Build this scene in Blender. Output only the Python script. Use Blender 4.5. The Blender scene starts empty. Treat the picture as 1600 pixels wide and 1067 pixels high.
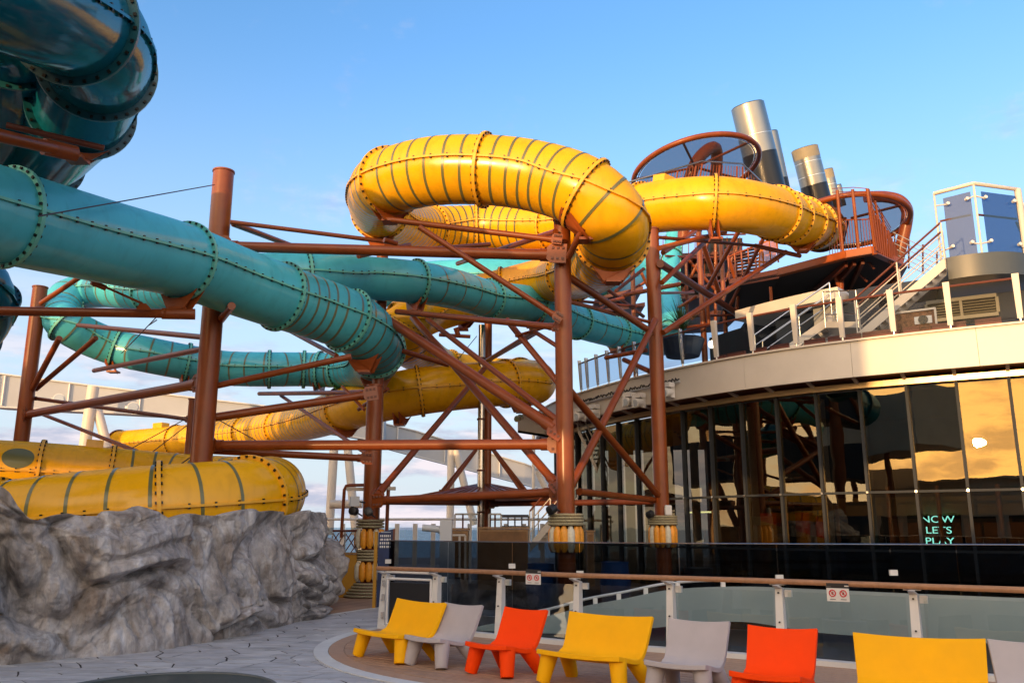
import bpy, math, random
from mathutils import Vector, Matrix, noise
random.seed(7)
PI = math.pi
scn = bpy.context.scene
col = scn.collection

# ------------------------------------------------------------ camera, sky, sun, exposure
F, PW, PH = 1330.0, 1600, 1067
PITCH = math.radians(12.42)
CAM = Vector((0, 0, 1.7))
cd = bpy.data.cameras.new('camera'); cam = bpy.data.objects.new('camera', cd); col.objects.link(cam)
cam.location = CAM; cam.rotation_euler = (PI/2 + PITCH, 0, 0)
cd.sensor_width = 36; cd.lens = F/PW*36; cd.clip_start = .1; cd.clip_end = 60000
scn.camera = cam

SUN_EL, SUN_AZ = math.radians(5.0), math.radians(31)      # azimuth: turned from straight behind the camera to its left
sv = Vector((-math.sin(SUN_AZ)*math.cos(SUN_EL), -math.cos(SUN_AZ)*math.cos(SUN_EL), math.sin(SUN_EL)))
world = bpy.data.worlds.new('World'); scn.world = world; world.use_nodes = True
wn, wl = world.node_tree.nodes, world.node_tree.links
wn.clear()
sky = wn.new('ShaderNodeTexSky'); sky.sky_type = 'NISHITA'; sky.sun_disc = False
sky.sun_elevation = SUN_EL; sky.sun_rotation = math.atan2(sv.x, sv.y)
sky.altitude = 0; sky.air_density = 1.0; sky.dust_density = 1.2; sky.ozone_density = 3.3
tc = wn.new('ShaderNodeTexCoord')
sep = wn.new('ShaderNodeSeparateXYZ'); wl.new(tc.outputs['Generated'], sep.inputs[0])
def wmath(op, a, b=None, clamp=False):
    n = wn.new('ShaderNodeMath'); n.operation = op; n.use_clamp = clamp
    for i, v in enumerate((a, b)):
        if v is None: continue
        if hasattr(v, 'links') or hasattr(v, 'is_output'): wl.new(v, n.inputs[i])
        else: n.inputs[i].default_value = v
    return n.outputs[0]
def wnoise(scale, zs, detail=6, rough=.55, off=0):
    m = wn.new('ShaderNodeMapping'); m.inputs['Scale'].default_value = (1, 1, zs); m.inputs['Location'].default_value = (off, off, off)
    wl.new(tc.outputs['Generated'], m.inputs[0])
    n = wn.new('ShaderNodeTexNoise'); n.inputs['Scale'].default_value = scale; n.inputs['Detail'].default_value = detail
    n.inputs['Roughness'].default_value = rough
    wl.new(m.outputs[0], n.inputs['Vector']); return n.outputs['Fac']
def wramp(v, a, b):
    n = wn.new('ShaderNodeMapRange'); n.inputs['From Min'].default_value = a; n.inputs['From Max'].default_value = b
    n.interpolation_type = 'SMOOTHSTEP'; wl.new(v, n.inputs['Value']); return n.outputs[0]
z = sep.outputs['Z']
low = wmath('SUBTRACT', 1.0, wramp(z, .10, .30), True)
c1 = wmath('MULTIPLY', wramp(wnoise(7.0, 3.6, 8, .6), .44, .59), low)
wisps = wmath('MULTIPLY', wramp(wnoise(7, 1.5, 8, .62, 3.1), .53, .76), .5)
cf = wmath('MULTIPLY', wmath('MAXIMUM', c1, wisps), .85)
shade = wramp(wnoise(11.0, 4.5, 6, .6, 9.0), .38, .60)
cc = wn.new('ShaderNodeMix'); cc.data_type = 'RGBA'; wl.new(shade, cc.inputs[0])
cc.inputs[6].default_value = (.84, .88, 1.14, 1); cc.inputs[7].default_value = (1.62, 1.42, 1.50, 1)
# how near a direction is to the low sun: clouds there turn golden, haze opposite is pale blue
vd = wn.new('ShaderNodeVectorMath'); vd.operation = 'DOT_PRODUCT'; wl.new(tc.outputs['Generated'], vd.inputs[0]); vd.inputs[1].default_value = sv
sunside = wramp(vd.outputs['Value'], .1, .95)
gc_ = wn.new('ShaderNodeMix'); gc_.data_type = 'RGBA'; wl.new(sunside, gc_.inputs[0]); wl.new(cc.outputs[2], gc_.inputs[6]); gc_.inputs[7].default_value = (7.0, 4.2, 1.9, 1)
hz = wn.new('ShaderNodeMix'); hz.data_type = 'RGBA'
hf = wmath('MULTIPLY', wmath('SUBTRACT', 1.0, wramp(z, -.02, .56), True), wmath('SUBTRACT', 1.0, wramp(vd.outputs['Value'], -.3, .6), True))
wl.new(wmath('MULTIPLY', hf, .93), hz.inputs[0]); wl.new(sky.outputs[0], hz.inputs[6]); hz.inputs[7].default_value = (1.18, 1.32, 1.50, 1)
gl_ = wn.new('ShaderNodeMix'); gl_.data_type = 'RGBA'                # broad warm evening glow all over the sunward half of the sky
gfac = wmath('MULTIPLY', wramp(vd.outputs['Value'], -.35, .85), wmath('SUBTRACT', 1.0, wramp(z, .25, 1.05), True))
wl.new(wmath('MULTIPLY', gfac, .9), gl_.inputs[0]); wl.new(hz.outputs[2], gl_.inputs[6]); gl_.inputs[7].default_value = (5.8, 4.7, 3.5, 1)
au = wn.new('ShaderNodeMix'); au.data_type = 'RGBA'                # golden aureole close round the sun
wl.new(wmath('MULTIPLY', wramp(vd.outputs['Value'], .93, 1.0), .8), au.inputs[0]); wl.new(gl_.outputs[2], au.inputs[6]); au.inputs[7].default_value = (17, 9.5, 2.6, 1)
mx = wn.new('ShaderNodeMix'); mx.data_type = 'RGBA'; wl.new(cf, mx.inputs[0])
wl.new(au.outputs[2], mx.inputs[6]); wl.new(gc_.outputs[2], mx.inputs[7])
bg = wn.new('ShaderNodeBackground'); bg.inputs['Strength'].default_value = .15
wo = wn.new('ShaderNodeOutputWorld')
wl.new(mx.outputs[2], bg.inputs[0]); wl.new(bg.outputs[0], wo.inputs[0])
sd = bpy.data.lights.new('sun', 'SUN'); sd.energy = 2.0; sd.angle = math.radians(.6); sd.color = (.54, .32, .14)
so = bpy.data.objects.new('sun', sd); col.objects.link(so)
so.rotation_euler = sv.to_track_quat('Z', 'Y').to_euler()
vs = scn.view_settings
vs.view_transform = 'Standard'; vs.look = 'None'; vs.gamma = 1; vs.exposure = 2.05; vs.use_curve_mapping = False
scn.cycles.max_bounces = 10; scn.cycles.transparent_max_bounces = 16; scn.cycles.glossy_bounces = 5
scn.cycles.caustics_reflective = False; scn.cycles.caustics_refractive = False

# ------------------------------------------------------------ pixel -> place helpers (photograph pixels, 1600 x 1067)
CP, SP = math.cos(PITCH), math.sin(PITCH)
def ray(px, py):
    a, b = (px-PW/2)/F, (PH/2-py)/F
    return Vector((a, CP - b*SP, SP + b*CP))
def C(px, py, zc): return CAM + ray(px, py)*zc                     # at camera depth zc
def G(px, py, z=0.0):                                              # on a level
    r = ray(px, py); return CAM + r*((z-CAM.z)/r.z)
def V(px, py, Y):                                                  # at distance Y
    r = ray(px, py); return CAM + r*(Y/r.y)

# ------------------------------------------------------------ materials
def mat(name, base, rough=.5, metal=0, coat=0, noise_amt=.0, nscale=3.0, bump=0, bscale=40, spec=.5, trans=0, emit=None, estr=0, coatr=.05, dark=None, wear=None, stint=None):
    m = bpy.data.materials.new(name); m.use_nodes = True
    nt = m.node_tree; b = nt.nodes['Principled BSDF']
    b.inputs['Base Color'].default_value = (*base, 1); b.inputs['Roughness'].default_value = rough
    b.inputs['Metallic'].default_value = metal; b.inputs['Coat Weight'].default_value = coat; b.inputs['Coat Roughness'].default_value = coatr
    b.inputs['Specular IOR Level'].default_value = spec
    b.inputs['Transmission Weight'].default_value = trans
    if stint: b.inputs['Specular Tint'].default_value = (*stint, 1)
    if emit: b.inputs['Emission Color'].default_value = (*emit, 1); b.inputs['Emission Strength'].default_value = estr
    t = nt.nodes.new('ShaderNodeTexCoord')
    geo = nt.nodes.new('ShaderNodeNewGeometry')
    pos = geo.outputs['Position']
    if noise_amt or dark or wear:
        n = nt.nodes.new('ShaderNodeTexNoise'); n.inputs['Scale'].default_value = nscale; n.inputs['Detail'].default_value = 7; n.inputs['Roughness'].default_value = .62
        nt.links.new(pos, n.inputs['Vector'])
        r = nt.nodes.new('ShaderNodeMapRange'); r.inputs['From Min'].default_value = .3; r.inputs['From Max'].default_value = .7
        nt.links.new(n.outputs['Fac'], r.inputs['Value'])
        x = nt.nodes.new('ShaderNodeMix'); x.data_type = 'RGBA'
        nt.links.new(r.outputs[0], x.inputs[0])
        lo = dark if dark else tuple(c*(1-noise_amt) for c in base)
        x.inputs[6].default_value = (*lo, 1); x.inputs[7].default_value = (*[min(1, c*(1+noise_amt*.6)) for c in base], 1)
        nt.links.new(x.outputs[2], b.inputs['Base Color'])
        r2 = nt.nodes.new('ShaderNodeMapRange'); r2.inputs['To Min'].default_value = max(0, rough-.08); r2.inputs['To Max'].default_value = min(1, rough+.12)
        nt.links.new(n.outputs['Fac'], r2.inputs['Value']); nt.links.new(r2.outputs[0], b.inputs['Roughness'])
    if bump:
        n2 = nt.nodes.new('ShaderNodeTexNoise'); n2.inputs['Scale'].default_value = bscale; n2.inputs['Detail'].default_value = 5
        nt.links.new(pos, n2.inputs['Vector'])
        bp = nt.nodes.new('ShaderNodeBump'); bp.inputs['Strength'].default_value = bump; bp.inputs['Distance'].default_value = .02
        nt.links.new(n2.outputs['Fac'], bp.inputs['Height']); nt.links.new(bp.outputs[0], b.inputs['Normal'])
    return m
def glass(name, tint, refl=.12, opacity=.0, body=(.1, .12, .14), rough=0.0, gl=(1, 1, 1), wave=.25, ior=1.5, rmax=1.0):
    """thin pane: tinted see-through with a mirror coat, optional opaque body"""
    m = bpy.data.materials.new(name); m.use_nodes = True; nt = m.node_tree; nt.nodes.clear()
    o = nt.nodes.new('ShaderNodeOutputMaterial')
    tr = nt.nodes.new('ShaderNodeBsdfTransparent'); tr.inputs[0].default_value = (*tint, 1)
    df = nt.nodes.new('ShaderNodeBsdfDiffuse'); df.inputs[0].default_value = (*body, 1)
    gs = nt.nodes.new('ShaderNodeBsdfGlossy'); gs.inputs['Roughness'].default_value = rough; gs.inputs[0].default_value = (*gl, 1)
    m1 = nt.nodes.new('ShaderNodeMixShader'); m1.inputs[0].default_value = opacity
    nt.links.new(tr.outputs[0], m1.inputs[1]); nt.links.new(df.outputs[0], m1.inputs[2])
    lw = nt.nodes.new('ShaderNodeLayerWeight'); lw.inputs['Blend'].default_value = .5
    pw_ = nt.nodes.new('ShaderNodeMath'); pw_.operation = 'POWER'; pw_.inputs[1].default_value = 4.0; nt.links.new(lw.outputs['Facing'], pw_.inputs[0])
    r = nt.nodes.new('ShaderNodeMapRange'); r.inputs['To Min'].default_value = refl; r.inputs['To Max'].default_value = rmax
    nt.links.new(pw_.outputs[0], r.inputs['Value'])
    m2 = nt.nodes.new('ShaderNodeMixShader'); nt.links.new(r.outputs[0], m2.inputs[0])
    nt.links.new(m1.outputs[0], m2.inputs[1]); nt.links.new(gs.outputs[0], m2.inputs[2])
    nt.links.new(m2.outputs[0], o.inputs[0])
    if wave:
        geo = nt.nodes.new('ShaderNodeNewGeometry')
        n2 = nt.nodes.new('ShaderNodeTexNoise'); n2.inputs['Scale'].default_value = 1.3; n2.inputs['Detail'].default_value = 1
        nt.links.new(geo.outputs['Position'], n2.inputs['Vector'])
        bp = nt.nodes.new('ShaderNodeBump'); bp.inputs['Strength'].default_value = wave; bp.inputs['Distance'].default_value = .01
        nt.links.new(n2.outputs['Fac'], bp.inputs['Height']); nt.links.new(bp.outputs[0], gs.inputs['Normal'])
    return m
def gelcoat(name, base, rough=.14, r0=.045, rmax=.30, var=.08, scale=1.2, wave=.0, gl=(1, 1, 1)):
    """fibreglass skin: mottled diffuse colour under a clear glossy layer"""
    m = bpy.data.materials.new(name); m.use_nodes = True; nt = m.node_tree; nt.nodes.clear(); N, Lk = nt.nodes, nt.links
    o = N.new('ShaderNodeOutputMaterial'); df = N.new('ShaderNodeBsdfDiffuse'); gs = N.new('ShaderNodeBsdfGlossy'); gs.inputs[0].default_value = (*gl, 1)
    g = N.new('ShaderNodeNewGeometry')
    def nz(sc, det, dist=0, st=(1, 1, 1)):
        mp = N.new('ShaderNodeMapping'); mp.inputs['Scale'].default_value = st; Lk.new(g.outputs['Position'], mp.inputs[0])
        n = N.new('ShaderNodeTexNoise'); n.inputs['Scale'].default_value = sc; n.inputs['Detail'].default_value = det; n.inputs['Distortion'].default_value = dist; Lk.new(mp.outputs[0], n.inputs['Vector']); return n.outputs['Fac']
    def mr(v, a, b, c, d):
        r = N.new('ShaderNodeMapRange'); r.inputs['From Min'].default_value = a; r.inputs['From Max'].default_value = b; r.inputs['To Min'].default_value = c; r.inputs['To Max'].default_value = d; Lk.new(v, r.inputs['Value']); return r.outputs[0]
    def mul(v, c):
        x = N.new('ShaderNodeMix'); x.data_type = 'RGBA'; x.blend_type = 'MULTIPLY'; x.inputs[0].default_value = 1
        if isinstance(c, tuple): x.inputs[6].default_value = (*c, 1)
        else: Lk.new(c, x.inputs[6])
        Lk.new(v, x.inputs[7]); return x.outputs[2]
    c = mul(mr(nz(scale, 6), .3, .7, 1-var, 1+var*.6), base)
    c = mul(mr(nz(5.5, 8, .4, (1, 1, .22)), .30, .50, 1-var*1.6, 1), c)          # faint vertical weather streaks
    Lk.new(c, df.inputs[0])
    Lk.new(mr(nz(2.2, 6), .3, .7, rough*.7, rough*1.5), gs.inputs['Roughness'])
    lw = N.new('ShaderNodeLayerWeight'); lw.inputs['Blend'].default_value = .5
    p = N.new('ShaderNodeMath'); p.operation = 'POWER'; p.inputs[1].default_value = 4; Lk.new(lw.outputs['Facing'], p.inputs[0])
    mx_ = N.new('ShaderNodeMixShader'); Lk.new(mr(p.outputs[0], 0, 1, r0, rmax), mx_.inputs[0]); Lk.new(df.outputs[0], mx_.inputs[1]); Lk.new(gs.outputs[0], mx_.inputs[2]); Lk.new(mx_.outputs[0], o.inputs[0])
    if wave:
        bp = N.new('ShaderNodeBump'); bp.inputs['Strength'].default_value = wave; bp.inputs['Distance'].default_value = .02; Lk.new(nz(1.3, 3), bp.inputs['Height']); Lk.new(bp.outputs[0], gs.inputs['Normal'])
    return m
M = {}
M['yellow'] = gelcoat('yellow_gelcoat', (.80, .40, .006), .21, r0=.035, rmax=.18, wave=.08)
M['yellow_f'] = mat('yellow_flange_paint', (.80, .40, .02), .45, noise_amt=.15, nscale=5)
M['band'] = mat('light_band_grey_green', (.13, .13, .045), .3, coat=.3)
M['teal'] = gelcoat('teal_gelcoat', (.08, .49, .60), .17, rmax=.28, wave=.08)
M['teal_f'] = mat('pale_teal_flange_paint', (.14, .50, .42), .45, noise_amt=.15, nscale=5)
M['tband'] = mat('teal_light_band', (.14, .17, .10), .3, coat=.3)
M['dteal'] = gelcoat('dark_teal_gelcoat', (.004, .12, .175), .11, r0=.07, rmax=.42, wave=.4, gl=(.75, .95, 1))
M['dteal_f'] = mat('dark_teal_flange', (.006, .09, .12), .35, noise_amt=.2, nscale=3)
M['bolt'] = mat('black_bolt', (.018, .018, .016), .4, metal=.5)
M['steel'] = mat('rust_brown_steel_paint', (.225, .050, .010), .36, coat=.10, spec=.35, noise_amt=.22, nscale=1.6, bump=.03, bscale=60, coatr=.15)
M['steel2'] = mat('rust_orange_steel_paint', (.34, .075, .012), .45, noise_amt=.2, nscale=3)
M['dsteel'] = mat('dark_brown_steel', (.12, .028, .012), .45, noise_amt=.2, nscale=2)
M['pipe'] = mat('stainless_pipe', (.55, .5, .45), .18, metal=1)
M['cable'] = mat('dark_cable', (.05, .02, .02), .5)
M['white'] = mat('white_marine_paint', (.66, .65, .64), .42, noise_amt=.10, nscale=1.5)
M['beige'] = mat('cream_marine_paint', (.60, .54, .47), .42, noise_amt=.07, nscale=1.2)
M['fascia'] = mat('cream_fascia_paint', (.58, .54, .49), .40, noise_amt=.09, nscale=.9, bump=.02, bscale=4)
M['gantry'] = mat('pale_grey_girder_paint', (.42, .44, .47), .5, noise_amt=.08, nscale=.6)
M['gold'] = mat('golden_trim_metal', (.55, .40, .22), .3, metal=.6)
M['mull'] = mat('dark_aluminium_mullion', (.03, .034, .04), .6, spec=.15)
M['dark'] = mat('dark_blue_grey_panel', (.030, .042, .070), .6, spec=.2, noise_amt=.15, nscale=1)
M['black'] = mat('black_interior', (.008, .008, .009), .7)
M['louver'] = mat('olive_beige_louver', (.30, .26, .18), .5, noise_amt=.1, nscale=2)
M['wood'] = mat('tan_composite_plank', (.42, .26, .17), .6, noise_amt=.16, nscale=9, bump=.15, bscale=90)
M['wood2'] = mat('tan_composite_plank_darker', (.38, .23, .15), .62, noise_amt=.18, nscale=7, bump=.15, bscale=90)
M['joint'] = mat('dark_caulk_joint', (.03, .022, .02), .8)
M['rail'] = mat('varnished_wood_rail', (.34, .17, .085), .4, noise_amt=.25, nscale=12, bump=.05, bscale=80)
M['cyel'] = mat('yellow_polyethylene', (.95, .46, .0), .6, spec=.2, noise_amt=.05, nscale=4, bump=.08, bscale=220)
M['cgry'] = mat('grey_polyethylene', (.44, .40, .41), .6, spec=.25, noise_amt=.06, nscale=4, bump=.08, bscale=220)
M['corg'] = mat('orange_polyethylene', (.98, .062, .0), .6, spec=.15, noise_amt=.05, nscale=4, bump=.08, bscale=220)
M['rope'] = mat('straw_rope', (.38, .33, .20), .85, noise_amt=.5, nscale=45, bump=.8, bscale=90)
M['fend_y'] = mat('amber_fender_plastic', (.75, .30, .02), .4, noise_amt=.2, nscale=14)
M['fend_w'] = mat('ivory_fender_plastic', (.60, .56, .44), .4, noise_amt=.2, nscale=14)
M['blackp'] = mat('black_plastic', (.015, .015, .017), .45)
M['funnel'] = mat('brushed_stainless_funnel', (.34, .335, .32), .34, metal=1, noise_amt=.10, nscale=.5)
M['navy'] = mat('navy_funnel_paint', (.003, .006, .016), .3)
M['chrome'] = mat('steel_bright', (.6, .6, .6), .25, metal=1)
M['ywall'] = mat('mustard_bulwark_paint', (.42, .20, .01), .6, noise_amt=.12, nscale=1.5)
M['wood_cab'] = mat('brown_cabinet_wood', (.30, .17, .075), .5, noise_amt=.3, nscale=6)
M['leaf'] = mat('spiky_green_leaf', (.035, .085, .02), .5, noise_amt=.5, nscale=9)
M['orange'] = mat('lifeboat_orange', (.75, .10, .02), .45)
M['blue'] = mat('blue_board', (.004, .02, .09), .35, noise_amt=.5, nscale=3)
M['blue2'] = mat('blue_cylinder', (.01, .06, .20), .4)
M['brownbox'] = mat('russet_planter_panel', (.20, .06, .035), .55, noise_amt=.2, nscale=3)
M['red'] = mat('sign_red', (.55, .02, .03), .5)
M['redwall'] = mat('red_wall_graphic', (.45, .05, .02), .6)
M['yelwall'] = mat('yellow_wall_graphic', (.45, .32, .06), .6)
M['olive'] = mat('olive_blind', (.20, .18, .08), .7)
M['brownint'] = mat('brown_interior_wall', (.20, .10, .04), .7, noise_amt=.3, nscale=4)
M['neon'] = mat('neon_tube', (.2, .8, .8), .5, emit=(.25, .95, 1), estr=1.3)
M['lamp'] = mat('lit_lamp', (1, .9, .7), .5, emit=(1, .80, .5), estr=5)
M['lens'] = mat('floodlight_lens', (.42, .48, .55), .2, coat=.5)
M['basin'] = mat('frosted_blue_grey_parapet', (.22, .28, .30), .22, noise_amt=.10, nscale=.9, coat=.3)
M['deckgreen'] = mat('dark_green_rubber', (.012, .03, .026), .28, noise_amt=.2, nscale=2)
M['curb'] = mat('dark_grey_curb', (.10, .11, .11), .5)
M['whiteline'] = mat('off_white_border', (.62, .63, .62), .5, noise_amt=.12, nscale=3)
M['farship'] = mat('weathered_superstructure_paint', (.55, .52, .48), .6, noise_amt=.15, nscale=.5)
M['fglass'] = glass('facade_glass', (.50, .46, .40), refl=.11, gl=(1, .84, .55), wave=.16, rmax=.5)
M['dglass'] = glass('dark_barrier_glass', (.36, .40, .44), refl=.01, ior=1.25, rmax=.12)
M['uglass'] = glass('smoked_blue_rail_glass', (.72, .76, .82), refl=.004, rmax=.04)
M['cglass'] = glass('clear_rail_glass', (.93, .96, .96), refl=.04)
M['pglass'] = glass('pale_screen_glass', (.74, .81, .86), refl=.12)
M['bglass'] = glass('blue_booth_glass', (.25, .42, .62), refl=.03, rmax=.3, opacity=.30, body=(.07, .15, .28))
M['gglass'] = glass('grey_booth_glass', (.40, .48, .62), refl=.03, rmax=.3, opacity=.4, body=(.16, .20, .28))
M['mesh'] = glass('grey_shade_mesh', (.46, .44, .46), refl=.0, opacity=.32, body=(.36, .33, .34), rough=.6, rmax=.02)

# ------------------------------------------------------------ mesh helpers
class MB:
    def __init__(s): s.v = []; s.f = []
    def add(s, v, f):
        o = len(s.v); s.v += [Vector(p) for p in v]; s.f += [tuple(i+o for i in q) for q in f]; return s
    def box(s, c, size, rz=0, R=None):
        R = R or Matrix.Rotation(rz, 3, 'Z'); c = Vector(c); x, y, z_ = (k/2 for k in size)
        v = [c + R @ Vector((sx*x, sy*y, sz*z_)) for sz in (-1, 1) for sx, sy in ((-1, -1), (1, -1), (1, 1), (-1, 1))]
        return s.add(v, [(3, 2, 1, 0), (4, 5, 6, 7), (0, 1, 5, 4), (1, 2, 6, 5), (2, 3, 7, 6), (3, 0, 4, 7)])
    def cyl(s, a, b, r, r2=None, n=12, caps=True):
        a, b = Vector(a), Vector(b); r2 = r if r2 is None else r2
        d = (b-a).normalized(); u = d.orthogonal().normalized(); w = d.cross(u)
        v = []
        for p, q in ((a, r), (b, r2)):
            v += [p + (u*math.cos(2*PI*i/n) + w*math.sin(2*PI*i/n))*q for i in range(n)]
        f = [(i, (i+1) % n, n+(i+1) % n, n+i) for i in range(n)]
        if caps: f += [tuple(range(n-1, -1, -1)), tuple(range(n, 2*n))]
        return s.add(v, f)
    def lathe(s, prof, c=(0, 0, 0), n=20, axis=None, caps=True):
        c = Vector(c); Rm = Vector(axis).to_track_quat('Z', 'Y').to_matrix() if axis else Matrix.Identity(3)
        v = []
        for r, h in prof: v += [c + Rm @ Vector((r*math.cos(2*PI*i/n), r*math.sin(2*PI*i/n), h)) for i in range(n)]
        f = []
        for k in range(len(prof)-1):
            f += [(k*n+i, k*n+(i+1) % n, (k+1)*n+(i+1) % n, (k+1)*n+i) for i in range(n)]
        if caps: f += [tuple(range(n-1, -1, -1)), tuple((len(prof)-1)*n+i for i in range(n))]
        return s.add(v, f)
    def path(s, pts, r, n=8, closed=False):
        pts = [Vector(p) for p in pts]; m = len(pts); v = []; u = None
        for i, p in enumerate(pts):
            t = ((pts[(i+1) % m] if closed or i < m-1 else p) - (pts[i-1] if closed or i > 0 else p)).normalized()
            u = t.orthogonal().normalized() if u is None else (u - t*u.dot(t)).normalized()
            w = t.cross(u)
            v += [p + (u*math.cos(2*PI*k/n) + w*math.sin(2*PI*k/n))*r for k in range(n)]
        f = []
        for i in range(m if closed else m-1):
            j = (i+1) % m
            f += [(i*n+k, i*n+(k+1) % n, j*n+(k+1) % n, j*n+k) for k in range(n)]
        if not closed: f += [tuple(range(n-1, -1, -1)), tuple((m-1)*n+k for k in range(n))]
        return s.add(v, f)
    def prism(s, poly, d):
        """polygon (3D points) given thickness by vector d"""
        d = Vector(d); n = len(poly); v = [Vector(p) for p in poly] + [Vector(p)+d for p in poly]
        f = [tuple(range(n-1, -1, -1)), tuple(range(n, 2*n))] + [(i, (i+1) % n, n+(i+1) % n, n+i) for i in range(n)]
        return s.add(v, f)
    def quad(s, a, b, c, d): return s.add([a, b, c, d], [(0, 1, 2, 3)])
_org = {}
def make(name, mb, m, parent=None, smooth=False, label=None, kind=None, cat=None, group=None, auto=None):
    """link one mesh object; vertices are given in world space (or in the thing's own space for a parent at the origin)"""
    me = bpy.data.meshes.new(name)
    if parent is not None: off = _org.get(parent.name, Vector())
    else:
        xs = [v.x for v in mb.v]; ys = [v.y for v in mb.v]; zs = [v.z for v in mb.v]
        off = Vector(((min(xs)+max(xs))/2, (min(ys)+max(ys))/2, min(zs)))
        if kind == 'structure': off = Vector()
    me.from_pydata([v-off for v in mb.v], [], mb.f); me.update()
    if smooth: me.polygons.foreach_set('use_smooth', [True]*len(me.polygons))
    if smooth and auto is not False:
        try: me.set_sharp_from_angle(angle=math.radians(auto or 40))
        except Exception: pass
    for mm in (m if isinstance(m, (list, tuple)) else [m]): me.materials.append(M[mm] if isinstance(mm, str) else mm)
    o = bpy.data.objects.new(name, me); col.objects.link(o)
    if parent is not None: o.parent = parent
    else: o.location = off
    for k, v in (('label', label), ('kind', kind), ('category', cat), ('group', group)):
        if v: o[k] = v
    return o
def thing(name, label, cat, loc=(0, 0, 0), rz=0, group=None):
    o = bpy.data.objects.new(name, None); col.objects.link(o); o.location = loc; o.rotation_euler = (0, 0, rz)
    o.empty_display_size = .2
    o['label'] = label; o['category'] = cat
    if group: o['group'] = group
    _org[o.name] = Vector(loc)
    return o
def sub(name, mb, m, parent, **k):
    """sub-part: parent is a mesh part living in the same space as its own parent"""
    root = parent
    while root.parent: root = root.parent
    _org[parent.name] = _org.get(root.name, Vector())
    return make(name, mb, m, parent, **k)
def inst(name, me, parent, loc=None, mw=None, rz=0, **k):
    o = bpy.data.objects.new(name, me); col.objects.link(o); o.parent = parent
    if loc is not None: o.location = loc; o.rotation_euler = (0, 0, rz)
    if mw is not None: o.matrix_local = mw
    for a, b in k.items(): o[a] = b
    return o
def copy_tree(o, parent=None):
    c = o.copy(); col.objects.link(c)
    if parent is not None: c.parent = parent
    for ch in list(o.children): copy_tree(ch, c)
    return c
def catmull(P, n):
    """centripetal-ish Catmull-Rom through 3-D points -> list of (point, control parameter)"""
    out = []
    Q = [2*P[0]-P[1]] + P + [2*P[-1]-P[-2]]
    for i in range(1, len(Q)-2):
        p0, p1, p2, p3 = Q[i-1:i+3]
        t0 = 0; t1 = t0+max(1e-4, (p1-p0).length**.5); t2 = t1+max(1e-4, (p2-p1).length**.5); t3 = t2+max(1e-4, (p3-p2).length**.5)
        m = n if isinstance(n, int) else max(2, int((p2-p1).length/n))
        for k in range(m):
            t = t1+(t2-t1)*k/m
            a1 = p0*((t1-t)/(t1-t0))+p1*((t-t0)/(t1-t0)); a2 = p1*((t2-t)/(t2-t1))+p2*((t-t1)/(t2-t1)); a3 = p2*((t3-t)/(t3-t2))+p3*((t-t2)/(t3-t2))
            b1 = a1*((t2-t)/(t2-t0))+a2*((t-t0)/(t2-t0)); b2 = a2*((t3-t)/(t3-t1))+a3*((t-t1)/(t3-t1))
            out.append((b1*((t2-t)/(t2-t1))+b2*((t-t1)/(t2-t1)), i-1+k/m))
    out.append((P[-1], len(P)-1.0)); return out

# ------------------------------------------------------------ the setting: sea, ship decks
def struct(name, mb, m, **k): return make(name, mb, m, kind='structure', **k)
def sheet(x0, x1, y0, y1, z): return MB().quad((x0, y0, z), (x1, y0, z), (x1, y1, z), (x0, y1, z))
M['sea'] = mat('grey_blue_sea', (.03, .065, .085), .22, noise_amt=.25, nscale=.02, bump=.9, bscale=.4)
struct('sea', sheet(-40000, 40000, -40000, 40000, -32), 'sea')
deck_mb = MB(); deck_mb.box((0, 8, -.16), (90, 92, .3)); struct('main_deck', deck_mb, M['wood2'])
hull_mb = MB(); hull_mb.box((0, 0, -17), (88, 108, 33.4)); struct('ship_hull', hull_mb, 'white')

# circular plank terrace: a rounded strip running along the balustrade
AX = Vector((.835, -.55)); NX = Vector((.55, .835)); C1 = Vector((1.66, 13.6)); RW = 4.54
def stad(off, R, n=40, L=13):
    """outline of the rounded strip grown to radius R"""
    pts = []
    for i in range(n+1):
        a = PI/2 + PI*i/n
        d = AX*math.cos(a) + NX*math.sin(a); pts.append(C1 + d*R)
    pts.append(C1 + AX*L - NX*R); pts.append(C1 + AX*L + NX*R)
    return pts
bed = MB(); bed.prism([(p.x, p.y, .0) for p in stad(0, RW)], (0, 0, .008)); struct('plank_terrace_bed', bed, 'joint')
rim = MB(); o_, i_ = stad(0, RW+.02), stad(0, RW-.18)
for a in range(len(o_)-2):
    rim.prism([(i_[a].x, i_[a].y, .009), (o_[a].x, o_[a].y, .009), (o_[a+1].x, o_[a+1].y, .009), (i_[a+1].x, i_[a+1].y, .009)], (0, 0, .014))
for sgn in (-1,):
    q = [C1 - NX*(RW-.18), C1 - NX*(RW+.02), C1 + AX*13 - NX*(RW+.02), C1 + AX*13 - NX*(RW-.18)]
    rim.prism([(p.x, p.y, .009) for p in q], (0, 0, .014))
struct('white_border_band', rim, 'whiteline')
terr = bpy.data.objects.new('plank_terrace', None); col.objects.link(terr); terr['kind'] = 'structure'
rout, rin = stad(0, RW-.187), stad(0, RW-.40)
seg = 6
for a in range(0, len(rout)-3, seg):                                # curved margin boards
    mb = MB(); e = min(a+seg, len(rout)-3)
    pl = [rout[k] for k in range(a, e+1)] + [rin[k] for k in range(e, a-1, -1)]
    mb.prism([(p.x, p.y, .01) for p in pl], (0, 0, .014)); make('plank', mb, 'wood', terr)
mb = MB(); mb.prism([(p.x, p.y, .01) for p in (C1-NX*(RW-.40), C1-NX*(RW-.187), C1+AX*13-NX*(RW-.187), C1+AX*13-NX*(RW-.40))], (0, 0, .014)); make('plank', mb, 'wood', terr)
pw = .148; k = 0; R2 = RW-.408; u = -R2
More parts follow.
